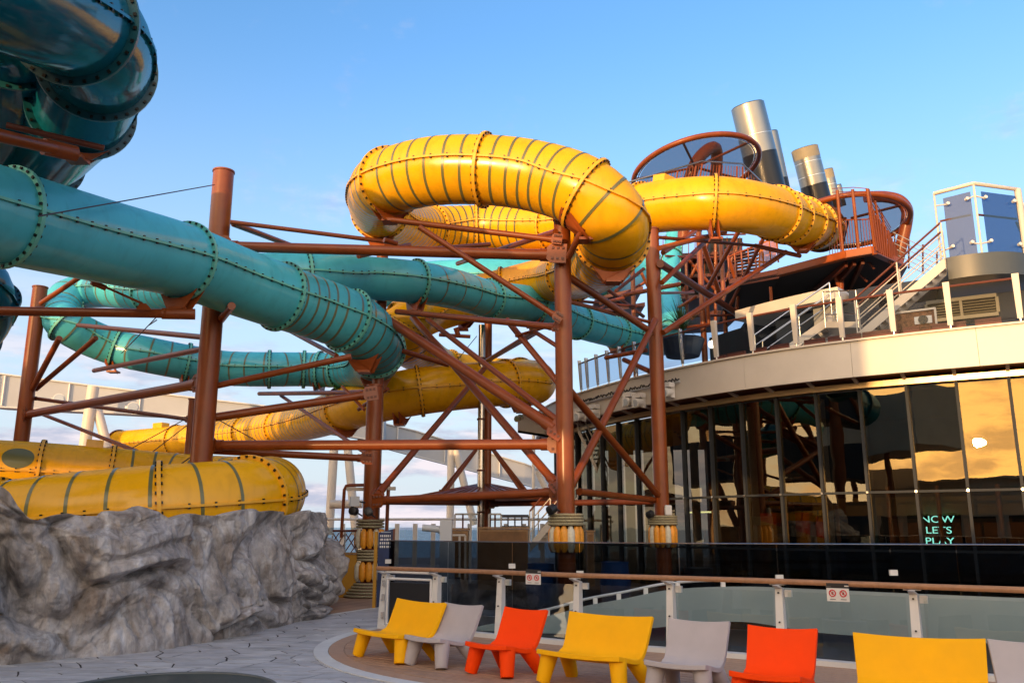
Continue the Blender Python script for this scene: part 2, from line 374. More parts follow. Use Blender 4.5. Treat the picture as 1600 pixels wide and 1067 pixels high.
while u < R2-.01:
    w1 = min(u+pw-.019, R2)
    um = max(abs(u), abs(w1)); x0 = -math.sqrt(max(.02, R2*R2-um*um))
    L = 13; cuts = [x0]; x = x0 + random.uniform(1.2, 4.0)
    while x < L-1: cuts.append(x); x += random.uniform(3.2, 4.2)
    cuts.append(L)
    for a, b in zip(cuts, cuts[1:]):
        mb = MB(); q = [C1+AX*a+NX*u, C1+AX*(b-.006)+NX*u, C1+AX*(b-.006)+NX*w1, C1+AX*a+NX*w1]
        # round the inner end of the first board to the curve
        if a == x0:
            xs0 = -math.sqrt(max(0, R2*R2-u*u)); xs1 = -math.sqrt(max(0, R2*R2-w1*w1))
            q[0] = C1+AX*xs0+NX*u; q[3] = C1+AX*xs1+NX*w1
        mb.prism([(p.x, p.y, .01) for p in q], (0, 0, .013+random.uniform(0, .0012)))
        make('plank', mb, random.choice(('wood', 'wood', 'wood2')), terr)
    u += pw; k += 1

def proj(p):
    d = p-CAM; zc = d.y*CP + d.z*SP; return (PW/2+F*d.x/zc, PH/2-F*(-d.y*SP+d.z*CP)/zc, zc)
# crazy paving: angular stone-pattern pavers with dark joints
def clip(poly, p0, nrm):
    out = []
    for i in range(len(poly)):
        a, b = poly[i], poly[(i+1) % len(poly)]; da, db = (a-p0).dot(nrm), (b-p0).dot(nrm)
        if da >= 0: out.append(a)
        if (da >= 0) != (db >= 0): out.append(a + (b-a)*(da/(da-db)))
    return out
fa, fb = G(470, 968), G(640, 942); fd = Vector((fb.x-fa.x, fb.y-fa.y)).normalized(); fn = Vector((fd.y, -fd.x)); fp = Vector((fa.x, fa.y))
M['stone'] = []
for i, c in enumerate(((.50, .50, .52), (.45, .455, .475), (.54, .54, .55))):
    m = mat('slate_blue_paver_%s' % 'abc'[i], c, .5, noise_amt=.22, nscale=2.2)
    # long streaks of wood-like grain
    nt = m.node_tree; b = nt.nodes['Principled BSDF']
    g = nt.nodes.new('ShaderNodeNewGeometry'); mp = nt.nodes.new('ShaderNodeMapping'); mp.inputs['Scale'].default_value = (1.2, 9, 1)
    mp.inputs['Rotation'].default_value = (0, 0, .25*i-.2)
    nz = nt.nodes.new('ShaderNodeTexNoise'); nz.inputs['Scale'].default_value = 1.6; nz.inputs['Detail'].default_value = 6; nz.inputs['Distortion'].default_value = .8
    nt.links.new(g.outputs['Position'], mp.inputs[0]); nt.links.new(mp.outputs[0], nz.inputs['Vector'])
    r = nt.nodes.new('ShaderNodeMapRange'); r.inputs['From Min'].default_value = .40; r.inputs['From Max'].default_value = .6; r.inputs['To Min'].default_value = .78; r.inputs['To Max'].default_value = 1.08
    nt.links.new(nz.outputs['Fac'], r.inputs['Value'])
    x = nt.nodes.new('ShaderNodeMix'); x.data_type = 'RGBA'; x.blend_type = 'MULTIPLY'; x.inputs[0].default_value = 1
    src = b.inputs['Base Color'].links[0].from_socket
    nt.links.new(src, x.inputs[6]); nt.links.new(r.outputs[0], x.inputs[7]); nt.links.new(x.outputs[2], b.inputs['Base Color'])
    M['stone'].append(m)
struct('paving_bed', MB().prism([(-16, 5, 0), (-.5, 5, 0), (4.5, 11, 0), (1.2, 19.6, 0), (-16, 14.2, 0)][:3] + [(fp.x+fd.x*7, fp.y+fd.y*7, 0), (fp.x-fd.x*10, fp.y-fd.y*10, 0)], (0, 0, .002)), 'joint')
pav = bpy.data.objects.new('crazy_paving', None); col.objects.link(pav); pav['kind'] = 'structure'
cell = .50; jit = {}
def gp(i, j):
    if (i, j) not in jit:
        rr = random.Random(i*7919+j*104729)
        jit[(i, j)] = Vector((i*cell + (j % 2)*cell*.5 + rr.uniform(-.19, .19), 5.5 + j*cell*.62 + rr.uniform(-.12, .12)))
    return jit[(i, j)]
stones = []
for j in range(4, 52):
    for i in range(-20, 6):
        # hexagon-like stone between grid points of two rows, with a kink in each edge
        a, b, c_, d = gp(i, j), gp(i+1, j), gp(i+1, j+1), gp(i, j+1)
        def kink(p, q):
            h = (p+q)/2; n_ = Vector((q.y-p.y, p.x-q.x)); key = round(h.x*1000)+round(h.y*1000)*131
            return h + n_*random.Random(key).uniform(-.16, .16)
        poly = [a, kink(a, b) if (a-b).length else a, b, kink(b, c_), c_, kink(c_, d) if True else c_, d, kink(d, a)]
        # kinks must agree between neighbours: build them from ordered pairs
        def kk(p, q):
            s_ = 1 if (p.x, p.y) < (q.x, q.y) else -1
            p2, q2 = (p, q) if s_ > 0 else (q, p)
            h = (p2+q2)/2; n_ = Vector((q2.y-p2.y, p2.x-q2.x)); key = int(h.x*977)*31+int(h.y*983)
            return h + n_*random.Random(key).uniform(-.17, .17)
        poly = [a, kk(a, b), b, kk(b, c_), c_, kk(c_, d), d, kk(d, a)]
        ctr = sum(poly, Vector((0, 0)))/8
        if (ctr-C1).length < RW-.6 and (ctr-C1).dot(AX) < 0: continue
        if (ctr-C1).dot(AX) >= 0 and (ctr-C1).dot(NX) > -RW+.5: continue
        if ctr.x > 1.8 or ctr.y < 8.2: continue
        if proj(Vector((ctr.x, ctr.y, 0)))[0] < -160: continue
        g_ = random.Random(i*31+j).uniform(.008, .022)
        poly = [p + (ctr-p).normalized()*g_ for p in poly]
        poly = clip(poly, fp, fn)
        if len(poly) < 3: continue
        stones.append((ctr.length, poly))
stones.sort(key=lambda q: q[0]); rest = MB()
for k, (_, poly) in enumerate(stones):
    if k < 296: mb = MB(); mb.prism([(p.x, p.y, .001) for p in poly], (0, 0, .0055)); make('paver', mb, random.choice(M['stone']), pav)
    else: rest.prism([(p.x, p.y, .001) for p in poly], (0, 0, .0055))
if rest.v: make('far_pavers', rest, M['stone'][0], pav, kind='stuff')
# broad white line where the paving meets the far plank deck
q = [fp-fd*10, fp+fd*3.2, fp+fd*3.2-fn*.11, fp-fd*10-fn*.11]
struct('white_margin_line', MB().prism([(p.x, p.y, .002) for p in q], (0, 0, .008)), 'whiteline')
far = bpy.data.objects.new('far_plank_deck', None); col.objects.link(far); far['kind'] = 'structure'
for k in range(44):
    p0 = fp - fn*(.12+.15*k); mb = MB(); q = [p0-fd*8, p0+fd*9, p0+fd*9-fn*.14, p0-fd*8-fn*.14]
    mb.prism([(p.x, p.y, .0) for p in q], (0, 0, .007)); make('plank', mb, 'wood' if k % 3 else 'wood2', far)
# dark green rubber inlay at the near edge
gcx, gcy = -3.72, 9.62
mb = MB(); mb.lathe([(1.15, .0), (1.15, .022)], (gcx, gcy, .0), 48); o = thing('rubber_inlay', 'dark green round floor inlay with a grey rim at the near edge of the paving', 'floor mat', (gcx, gcy, 0))
make('rubber_disc', mb, 'deckgreen', o)
mb = MB(); mb.path([(gcx+1.17*math.cos(a*PI/32), gcy+1.17*math.sin(a*PI/32), .014) for a in range(64)], .028, 8, True); make('rim', mb, 'curb', o, smooth=True)

# ------------------------------------------------------------ artificial rock wall
base_px = [(-260, 1056), (-120, 1048), (0, 1040), (100, 1032), (200, 1024), (300, 1010), (400, 991), (465, 976), (502, 966), (512, 957), (505, 946), (470, 940), (370, 934)]
bp = [G(*p) for p in base_px]
cl = [p for p, t in catmull([Vector((p.x, p.y, 0)) for p in bp], 60)]
tops = [(-260, 700), (-120, 730), (-20, 752), (0, 762), (12, 770), (28, 790), (50, 808), (63, 812), (85, 806), (110, 801), (160, 806), (166, 800), (200, 797), (230, 793), (243, 790), (270, 798), (290, 812), (320, 802), (360, 806), (395, 797), (410, 795), (430, 800), (450, 797), (470, 800), (478, 806), (500, 798), (515, 800), (540, 806), (545, 812)]
def top_z(p):
    px = proj(Vector((p.x, p.y, 1.9)))[0]
    for (a, ya), (b, yb) in zip(tops, tops[1:]):
        if a <= px <= b: y = ya+(yb-ya)*(px-a)/(b-a); break
    else: y = 800 if px > 0 else 720
    return V(px, y, p.y).z
# resample evenly
L = [0]
for a, b in zip(cl, cl[1:]): L.append(L[-1]+(b-a).length)
NU, NV = 620, 190
def at_len(s):
    import bisect
    i = min(max(bisect.bisect_right(L, s)-1, 0), len(cl)-2); f = (s-L[i])/max(1e-6, L[i+1]-L[i]); return cl[i].lerp(cl[i+1], f)
def ridged(p, oct=4):
    s = 0; a = 1; t = 0
    for k in range(oct):
        s += a*(1-abs(noise.noise(p))*2); t += a; a *= .5; p = p*2.07+Vector((3.1, 1.7, 5.2))
    return s/t
bands = 0
def rockdisp(u, h):
    """broad overlapping slabs with folds; u along the wall, h up"""
    q = Vector((u*.55, h*.62, 0)); w = Vector((noise.noise(q+Vector((11, 3, 2))), noise.noise(q+Vector((5, 17, 8))), 0))
    p = Vector((u*.60 + h*.42, h*.78 - u*.14, 0)) + w*.50
    d, pts = noise.voronoi(p, distance_metric='DISTANCE', exponent=2.5)
    cellv = noise.cell(pts[0]*3.7)
    slab = min(1, (d[1]-d[0])*2.2)                                 # 0 at a cleft, 1 inside a slab
    tilt = (p-pts[0]).dot(Vector((math.cos(cellv*9), math.sin(cellv*9), 0)))
    sl2 = min(1, (d[1]-d[0])*4.5)**.7
    z = .30*slab**.6 + sl2*(.20*cellv + .42*tilt)
    p2 = p*2.1+w*.55; d2, pt2 = noise.voronoi(p2, distance_metric='DISTANCE', exponent=2.5)
    c2 = noise.cell(pt2[0]*5.1)
    s2 = min(1, (d2[1]-d2[0])*4)**.7
    z += .12*min(1, (d2[1]-d2[0])*3.0) + s2*.16*(p2-pt2[0]).dot(Vector((math.sin(c2*8), math.cos(c2*8), 0)))
    p3 = Vector((u*3.4+h*1.2, h*2.0-u*.7, 2)) + w*.8; d3, pt3 = noise.voronoi(p3, distance_metric='DISTANCE', exponent=2.5)
    c3 = noise.cell(pt3[0]*7.3); z += min(1, (d3[1]-d3[0])*4)*.055*(p3-pt3[0]).dot(Vector((math.sin(c3*8), math.cos(c3*8), 0))) + .035*min(1, (d3[1]-d3[0])*4)
    q3 = Vector((u*1.1-h*.9, h*.5+u*.25, 1.0)) + w*.7
    z += .035*ridged(q3, 4) + .03*ridged(Vector((u*4.0-h*2.6, h*2.0+u*.9, 3)) + w*1.2, 4) + .020*noise.noise(Vector((u*11, h*9, 0))) + .012*noise.noise(Vector((u*30, h*26, 0)))
    return z
rk = MB(); tot = L[-1]
for i in range(NU):
    s = tot*i/(NU-1); p = at_len(s); pa, pb = at_len(max(0, s-.35)), at_len(min(tot, s+.35))
    t = (pb-pa).normalized(); n_ = Vector((t.y, -t.x, 0))
    if n_.length < .1: n_ = Vector((0, -1, 0))
    zt = top_z(p)
    for j in range(NV):
        v = j/(NV-1); h = v*zt*1.0
        if v <= .9:
            hh = v/.9*zt; back = .10*(hh/zt)**2*1.2
            dd = rockdisp(s, hh)-.27
            edge = 1-max(0, (v-.72)/.18)**2*.45
            pos = p + n_*(dd*edge*min(1, .35+v*5) - back - .12) + Vector((0, 0, hh + .03*noise.noise(Vector((s*3, 7, 0)))*v))
        else:
            f = (v-.9)/.1; dd = rockdisp(s, zt)-.27
            pos = p + n_*(dd*.55 - .12-.12 - f*.95) + Vector((0, 0, zt + .03*noise.noise(Vector((s*3, 7, 0))) - f*f*.35 + .05*noise.noise(Vector((s*4, f*3, 0)))*f))
        rk.v.append(pos)
rk.f = [(i*NV+j, (i+1)*NV+j, (i+1)*NV+j+1, i*NV+j+1) for i in range(NU-1) for j in range(NV-1)]
def rock_mat():
    m = bpy.data.materials.new('painted_grey_rock'); m.use_nodes = True; nt = m.node_tree; N, Lk = nt.nodes, nt.links
    b = N['Principled BSDF']; b.inputs['Roughness'].default_value = .72; g = N.new('ShaderNodeNewGeometry')
    def nz(scale, det=8, dist=0, rough=.6, sc=(1, 1, 1), rot=(0, 0, 0)):
        mp = N.new('ShaderNodeMapping'); mp.inputs['Scale'].default_value = sc; mp.inputs['Rotation'].default_value = rot; Lk.new(g.outputs['Position'], mp.inputs[0])
        n = N.new('ShaderNodeTexNoise'); n.inputs['Scale'].default_value = scale; n.inputs['Detail'].default_value = det; n.inputs['Distortion'].default_value = dist; n.inputs['Roughness'].default_value = rough
        Lk.new(mp.outputs[0], n.inputs['Vector']); return n.outputs['Fac']
    def ramp(v, stops):
        r = N.new('ShaderNodeValToRGB'); e = r.color_ramp.elements
        while len(e) < len(stops): e.new(.5)
        for el, (p, c) in zip(e, stops): el.position = p; el.color = (*c, 1)
        Lk.new(v, r.inputs[0]); return r.outputs[0]
    def mix(f, a, bb, blend='MIX'):
        x = N.new('ShaderNodeMix'); x.data_type = 'RGBA'; x.blend_type = blend
        if isinstance(f, float): x.inputs[0].default_value = f
        else: Lk.new(f, x.inputs[0])
        Lk.new(a, x.inputs[6]); Lk.new(bb, x.inputs[7]); return x.outputs[2]
    a = ramp(nz(1.5, 9, .6), [(.30, (.09, .085, .085)), (.45, (.29, .27, .26)), (.56, (.47, .44, .43)), (.72, (.74, .73, .74))])
    c = ramp(nz(2.3, 9, 1.2, .6, (1, 1, .5), (.3, .5, 0)), [(.35, (.21, .16, .125)), (.5, (.38, .34, .31)), (.66, (.62, .61, .61))])
    k = mix(ramp(nz(1.1, 6, .3), [(.42, (0, 0, 0)), (.62, (1, 1, 1))]), a, c)
    d = ramp(nz(7, 8, .8, .65, (1, 1, .35), (.2, .6, .1)), [(.32, (.42, .42, .44)), (.52, (.95, .95, .95)), (.7, (1.25, 1.22, 1.2))])
    k2 = mix(.75, k, d, 'MULTIPLY')
    Lk.new(k2, b.inputs['Base Color'])
    bm = N.new('ShaderNodeBump'); bm.inputs['Strength'].default_value = .9; bm.inputs['Distance'].default_value = .06
    Lk.new(nz(9, 9, .6, .68, (1, 1, .45), (.2, .5, 0)), bm.inputs['Height']); Lk.new(bm.outputs[0], b.inputs['Normal'])
    return m
M['rock'] = rock_mat()
make('rock_wall', rk, 'rock', smooth=True, auto=False, label='long grey artificial rock wall with deep folds below the yellow slide', cat='rock wall')

# ------------------------------------------------------------ mustard bulwark, lattice, far glass screen, girders
def post_screen():
    t = thing('glass_windbreak', 'far glass windbreak with white posts at the edge of the deck before the sea', 'windbreak', V(650, 843, 40).xyz)
    Y = 40; zt = V(650, 811, Y).z; x0, x1 = V(480, 800, Y).x, V(960, 800, Y).x
    n = 17; st = (x1-x0)/n
    for i in range(n+1):
        x = x0+st*i; make('post', MB().box((x, Y, zt/2-.1), (.2, .14, zt-.2)), 'white', t)
        if i < n: make('glass_pane', MB().box((x+st/2, Y+.1, zt/2-.12), (st-.22, .02, zt-.5)), 'pglass', t)
    make('handrail', MB().cyl((x0-.4, Y, zt), (x1+.4, Y, zt), .06), 'white', t, smooth=True)
post_screen()
def bulwark():
    p0, p1 = G(512, 938), G(560, 935); Y = (p0.y+p1.y)/2+.6
    zt = V(535, 866, Y).z; t = thing('yellow_bulwark', 'mustard yellow bulwark with a brown lattice rail beside the rock wall', 'bulwark', (V(530, 930, Y).x, Y, 0))
    x0, x1 = V(470, 900, Y).x, V(557, 900, Y).x
    make('bulwark_wall', MB().box(((x0+x1)/2, Y, zt/2), (x1-x0, .12, zt)), 'ywall', t)
    make('ledge', MB().box(((x0+x1)/2, Y, zt+.03), (x1-x0, .18, .05)), 'wood_cab', t)
    zr = V(535, 829, Y).z; xl = V(520, 830, Y).x
    make('top_rail', MB().cyl((xl, Y, zr), (x1, Y, zr), .03), 'dsteel', t, smooth=True)
    st = (x1-xl)/2
    for i in range(3): make('baluster', MB().cyl((xl+st*i*.98, Y, zt), (xl+st*i*.98, Y, zr), .02), 'chrome', t)
    for i in range(2):
        a = xl+st*i*.98
        for (ax, az, bx, bz) in ((a, zt+.05, a+st, zr-.05), (a, zr-.05, a+st, zt+.05), (a+st*.5, zt+.05, a+st, zt+(zr-zt)/2), (a, zt+(zr-zt)/2, a+st/2, zr-.05)):
            make('lattice_bar', MB().cyl((ax, Y+.02, az), (bx, Y+.02, bz), .014), 'dsteel', t)
bulwark()
def girder(name, label, pts, zc, depth=1.0, ribs=6):
    """box girder: pts = [(px, ytop, ybottom)]"""
    a, b = pts[0], pts[-1]
    base = C(a[0], a[2], zc[0]); t = thing(name, label, 'girder', base, group=None)
    P = [(C(p[0], p[1], zc[0]+(zc[1]-zc[0])*i/(len(pts)-1)), C(p[0], p[2], zc[0]+(zc[1]-zc[0])*i/(len(pts)-1))) for i, p in enumerate(pts)]
    back = Vector((0, depth, 0)); web = MB(); fl = MB()
    for (t0, b0), (t1, b1) in zip(P, P[1:]):
        b0 = Vector((t0.x, t0.y, b0.z)); b1 = Vector((t1.x, t1.y, b1.z))
        web.prism([b0, b1, t1, t0], back)
        up = Vector((0, 0, .07)); f_ = Vector((0, -.12, 0))
        fl.prism([t0+f_+Vector((0, 0, .002)), t1+f_+Vector((0, 0, .002)), t1+back, t0+back], up); fl.prism([b0+f_-Vector((0, 0, .002)), b1+f_-Vector((0, 0, .002)), b1+back, b0+back], -up)
    make('web_plate', web, 'gantry', t); make('edge_flange', fl, 'white', t)
    for k in range(ribs):
        f = (k+.5)/ribs*(len(P)-1); i = int(f); f -= i
        tp = P[i][0].lerp(P[i+1][0], f); bo = P[i][1].lerp(P[i+1][1], f)
        make('stiffener', MB().box((tp.x, tp.y-.08, (tp.z+bo.z)/2), (.06, .14, abs(tp.z-bo.z)-.08)), 'white', t)
    return t
g1 = girder('white_girder', 'long white box girder with floodlights behind the left red columns', [(-60, 577, 629), (0, 585, 636), (140, 603, 643), (300, 622, 651), (430, 637, 662), (600, 655, 690)], (44, 52), ribs=7)
g2 = girder('sloping_girder', 'pale grey sloping box girder seen through the middle of the steel frame', [(560, 651, 690), (594, 661, 697), (650, 674, 712), (740, 702, 735), (820, 725, 756), (880, 748, 772)], (52, 60), ribs=5)
for px, py, r in ((92, 623, 9), (208, 636, 9)):
    p = C(px, py, 43.2); t = thing('floodlight', 'round white floodlight on the long girder, the %s' % ('one beside the leftmost column' if px < 100 else 'one nearer the tall front column'), 'floodlight', p, group='floodlights on the white girder')
    rr = r*43.2/F
    make('housing', MB().lathe([(rr*.7, 0), (rr, .12), (rr, .42)], p+Vector((-.2, .45, 0)), 20, (.45, -1, 0)), 'white', t, smooth=True)
    mb = MB().lathe([(rr*.8, 0), (rr*.8, .03)], p+Vector((-.02, .04, 0)), 20, (.45, -1, 0)); make('lens', mb, 'lens', t)
    make('bracket', MB().box(p+Vector((-.45, .5, .05)), (.3, .2, .12)), 'white', t)
def pole(name, label, a, b, r, m='white', cat='pole', group=None, extra=None):
    t = thing(name, label, cat, a, group=group); make('tube', MB().cyl(a, b, r, n=16), m, t, smooth=True)
    return t
pl = [((146, 604), (132, 700), .30, 'first pale leg of the left V-shaped pair under the long girder'), ((152, 640), (168, 700), .25, 'second leaning leg of the left V-shaped pair under the long girder'),
      ((522, 697), (514, 835), .26, 'upright pale leg under the girder joint, left of the frame'), ((543, 697), (556, 835), .25, 'slanting pale leg under the girder joint, left of the frame'),
      ((705, 703), (703, 830), .22, 'upright pale leg under the sloping girder'), ((712, 703), (741, 820), .22, 'slanting pale leg under the sloping girder'),
      ((834, 676), (833, 845), .10, 'thin grey lamp mast left of the front right column'), ((840, 735), (856, 770), .2, 'short pale leg at the low end of the sloping girder')]
for a, b, r, lab in pl:
    zc = 46 if a[0] < 400 else 50; A = C(*a, zc); B = V(b[0], b[1], A.y); pole('support_leg', lab, A, B, r, 'beige', 'support leg')

# ------------------------------------------------------------ tube slides
NS = 44
def slide(name, label, ctrl, m_tube, m_fl, m_band, bands=(), hatches=(), boxes=(), cat='water slide', step=.16, saddles=(), seams=True, trans=None, bolts=True, endring=None, flr=.085):
    """ctrl = [(px, py, apparent width, R, flag)]  flag F = flange ring at this point"""
    P, Rr, fl = [], [], []
    for k, c in enumerate(ctrl):
        px, py, w, R = c[:4]; P.append(C(px, py, 2*R*F/w)); Rr.append(R)
        if len(c) > 4 and 'F' in c[4]: fl.append(k)
    S = catmull(P, step); n = len(S)
    pts = [s[0] for s in S]; par = [s[1] for s in S]
    def rad(u): i = min(int(u), len(Rr)-2); f = u-i; f = f*f*(3-2*f); return Rr[i]*(1-f)+Rr[i+1]*f
    T = [((pts[min(i+1, n-1)]-pts[max(i-1, 0)]).normalized()) for i in range(n)]
    Sd = []; prev = None
    for t in T:
        s_ = t.cross(Vector((0, 0, 1)))
        if s_.length < .3 and prev is not None: s_ = prev - t*prev.dot(t)
        s_.normalize()
        if prev is not None and s_.dot(prev) < 0: s_ = -s_
        Sd.append(s_); prev = s_
    U = [s_.cross(t) for s_, t in zip(Sd, T)]
    low = min(pts, key=lambda p: p.z)
    root = thing(name, label, cat, (low.x, low.y, 0))
    def cross(i, r, k, ns=NS, off=0): a = 2*PI*k/ns+off; return pts[i] + Sd[i]*(r*math.cos(a)) + U[i]*(r*math.sin(a))
    idx = lambda u: min(range(n), key=lambda i: abs(par[i]-u))
    cuts = sorted({0, n-1} | {idx(k) for k in fl})
    for a, b in zip(cuts, cuts[1:]):
        if b-a < 1: continue
        mb = MB()
        for i in range(a, b+1): mb.v += [cross(i, rad(par[i]), k) for k in range(NS)]
        mb.f = [((i)*NS+k, (i)*NS+(k+1) % NS, (i+1)*NS+(k+1) % NS, (i+1)*NS+k) for i in range(b-a) for k in range(NS)]
        make('tube_section', mb, m_tube, root, smooth=True, auto=False)
    bl = MB()
    def bolt(p, ax, u_, r=.022, h=.03):
        w = ax.cross(u_); v = [p+u_*(sx*r)+w*(sy*r)+ax*sz for sz in (0, h) for sx, sy in ((-1, -1), (1, -1), (1, 1), (-1, 1))]
        bl.add(v, [(4, 5, 6, 7), (0, 1, 5, 4), (1, 2, 6, 5), (2, 3, 7, 6), (3, 0, 4, 7)])
    for k in fl + ([0] if endring == 'start' else []) + ([len(ctrl)-1] if endring == 'end' else []):
        i = idx(k); r = rad(par[i]); t = T[i]; h = .035; mb = MB()
        prof = [(r-.01, -h), (r+flr, -h), (r+flr, h), (r-.01, h)]
        for rr, o in prof: mb.v += [cross(i, rr, q)+t*o for q in range(NS)]
        mb.f = [(a*NS+q, a*NS+(q+1) % NS, ((a+1) % 4)*NS+(q+1) % NS, ((a+1) % 4)*NS+q) for a in range(4) for q in range(NS)]
        make('flange_ring', mb, m_fl if not (endring and k in (0, len(ctrl)-1)) else 'steel', root, smooth=True, auto=30)
        for q in range(30):
            a = 2*PI*(q+.5)/30; d = Sd[i]*math.cos(a)+U[i]*math.sin(a); c = pts[i]+d*(r+flr*.6)
            bolt(c+t*h, t, d); bolt(c-t*h, -t, d)
    if seams:
        for a, b in zip(cuts, cuts[1:]):
            for sg in (1, -1):
                mb = MB()
                for i in range(a, b+1):
                    r = rad(par[i]); d = Sd[i]*sg; e = U[i]*.022
                    mb.v += [pts[i]+d*(r-.02)-e, pts[i]+d*(r+.055)-e, pts[i]+d*(r+.055)+e, pts[i]+d*(r-.02)+e]
                mb.f = [(q*4+j, q*4+(j+1) % 4, q*4+4+(j+1) % 4, q*4+4+j) for q in range(b-a) for j in range(4)]
                make('seam_flange', mb, m_fl if bolts != 2 else m_tube, root)
                for i in range(a+1, b, 1):
                    if (i-a) % 2: continue
                    d = Sd[i]*sg; c = pts[i]+d*(rad(par[i])+.035); bolt(c+U[i]*.022, U[i], d, .018, .028); bolt(c-U[i]*.022, -U[i], d, .018, .028)
    if bl.v: make('bolts', bl, 'bolt', root, kind='stuff')
    arc = [0]
    for p_, q_ in zip(pts, pts[1:]): arc.append(arc[-1]+(q_-p_).length)
    fli = [idx(k) for k in fl]
    for u0, u1, spc in bands:
        a0_, a1_ = arc[idx(u0)], arc[idx(u1)]; cnt = max(1, int((a1_-a0_)/spc))
        for q in range(cnt):
            tgt = a0_+(a1_-a0_)*(q+.5)/cnt; i = min(range(1, n-1), key=lambda j: abs(arc[j]-tgt))
            if any(abs(arc[i]-arc[j]) < .12 for j in fli): continue
            fo_ = max(-.5, min(.5, (tgt-arc[i])/max(.05, arc[i+1]-arc[i])))*(arc[i+1]-arc[i]); r = rad(par[i])+.005; w = .032; mb = MB()
            for o in (-w, 0, w): mb.v += [cross(i, r, k)+T[i]*(o+fo_) for k in range(NS)]
            mb.f = [(a*NS+k, a*NS+(k+1) % NS, (a+1)*NS+(k+1) % NS, (a+1)*NS+k) for a in range(2) for k in range(NS)]
            # follow the tube's bend
            make('light_band', mb, m_band, root, smooth=True, auto=False)
    for u, ang, ln in hatches:
        i0 = idx(u); mb = MB(); cen = None; N2 = 24; A = math.radians(ang)
        def onsurf(ds, dth):
            i = min(max(i0+int(round(ds/step)), 0), n-1); f = ds/step-round(ds/step)
            r = rad(par[i])+.009; a = A+dth
            return pts[i]+T[i]*(f*step) + (Sd[i]*math.cos(a)+U[i]*math.sin(a))*r
        mb.v.append(onsurf(0, 0))
        for q in range(1, 4):
            for k in range(N2): mb.v.append(onsurf(ln*q/3*math.cos(2*PI*k/N2), ln*.8/rad(u)*q/3*math.sin(2*PI*k/N2)))
        mb.f = [(0, 1+k, 1+(k+1) % N2) for k in range(N2)] + [(1+(q*N2)+k, 1+((q+1)*N2)+k, 1+((q+1)*N2)+(k+1) % N2, 1+(q*N2)+(k+1) % N2) for q in range(2) for k in range(N2)]
        make('oval_hatch', mb, m_band, root, smooth=True)
    for u, l, h in boxes:
        i = idx(u); R_ = Matrix((T[i], Sd[i], U[i])).transposed()
        make('access_box', MB().box(pts[i]+U[i]*(rad(u)+h/2-.06), (l, .5, h), R=R_), m_tube, root)
    for u, dz in saddles:
        i = idx(u); r = rad(par[i])+flr*.4; t = T[i]; mb = MB(); poly = []
        for q in range(13):
            a = -PI/2+math.radians(-36+72*q/12); poly.append(pts[i]+Sd[i]*(r*math.cos(a))+U[i]*(r*math.sin(a)))
        poly += [pts[i]+Sd[i]*.22-Vector((0, 0, 1))*(r+dz), pts[i]-Sd[i]*.22-Vector((0, 0, 1))*(r+dz)]
        for o in (.09, -.13): mb.prism([p+t*o for p in poly], t*.035)
        mb.box(pts[i]-Vector((0, 0, r+dz)), (.34, .34, .06)); make('support_saddle', mb, 'steel2', root)
    return pts, par

A, B_ = .8, .62
teal = [(-300, 262, 178, A), (-130, 302, 163, A, 'F'), (12, 339, 149, A, 'F'), (150, 374, 132, A), (287, 408, 116, A, 'F'), (362, 436, 108, A), (438, 463, 102, A, 'F'),
        (490, 480, 98, A), (542, 500, 95, A, 'F'), (572, 520, 92, A), (588, 546, 84, .77, 'F'), (585, 564, 74, .72), (566, 574, 62, .68), (532, 578, 55, .64, 'F'), (500, 578, 53, B_, 'F'), (475, 577, 53, B_, 'F'), (421, 577, 54, B_, 'F'),
        (350, 575, 54, B_), (292, 566, 55, B_, 'F'), (225, 553, 56, B_), (181, 543, 56, B_, 'F'), (135, 525, 57, B_), (103, 506, 58, B_, 'F'), (96, 484, 56, B_), (104, 466, 55, B_), (124, 457, 54, B_, 'F'),
        (165, 453, 55, B_), (235, 458, 58, B_, 'F'), (320, 440, 66, B_), (400, 432, 72, B_), (480, 431, 72, B_, 'F'), (564, 434, 68, B_), (650, 441, 66, B_, 'F'), (710, 452, 62, B_), (764, 467, 58, B_, 'F'),
        (834, 476, 55, B_, 'F'), (903, 503, 51, B_, 'F'), (964, 520, 48, B_, 'F'), (985, 525, 47, B_, 'F'), (1030, 534, 45, B_), (1052, 512, 40, .52), (1047, 458, 29, .42, 'F'), (1050, 398, 26, .4, 'F'), (1056, 350, 24, .38)]
slide('teal_slide', 'long teal tube slide crossing at left and looping back behind the front columns', teal, 'teal', 'teal_f', 'tband',
      bands=[(6.05, 12, .36), (12, 29, .56), (32.1, 34, .85), (35.1, 37, .9)], saddles=[(4, .25), (9, .25), (10.6, .3), (18, .2), (20, .2), (23, .2), (14, .2), (32, .25), (35, .2), (37, .2)])
Y8 = .8
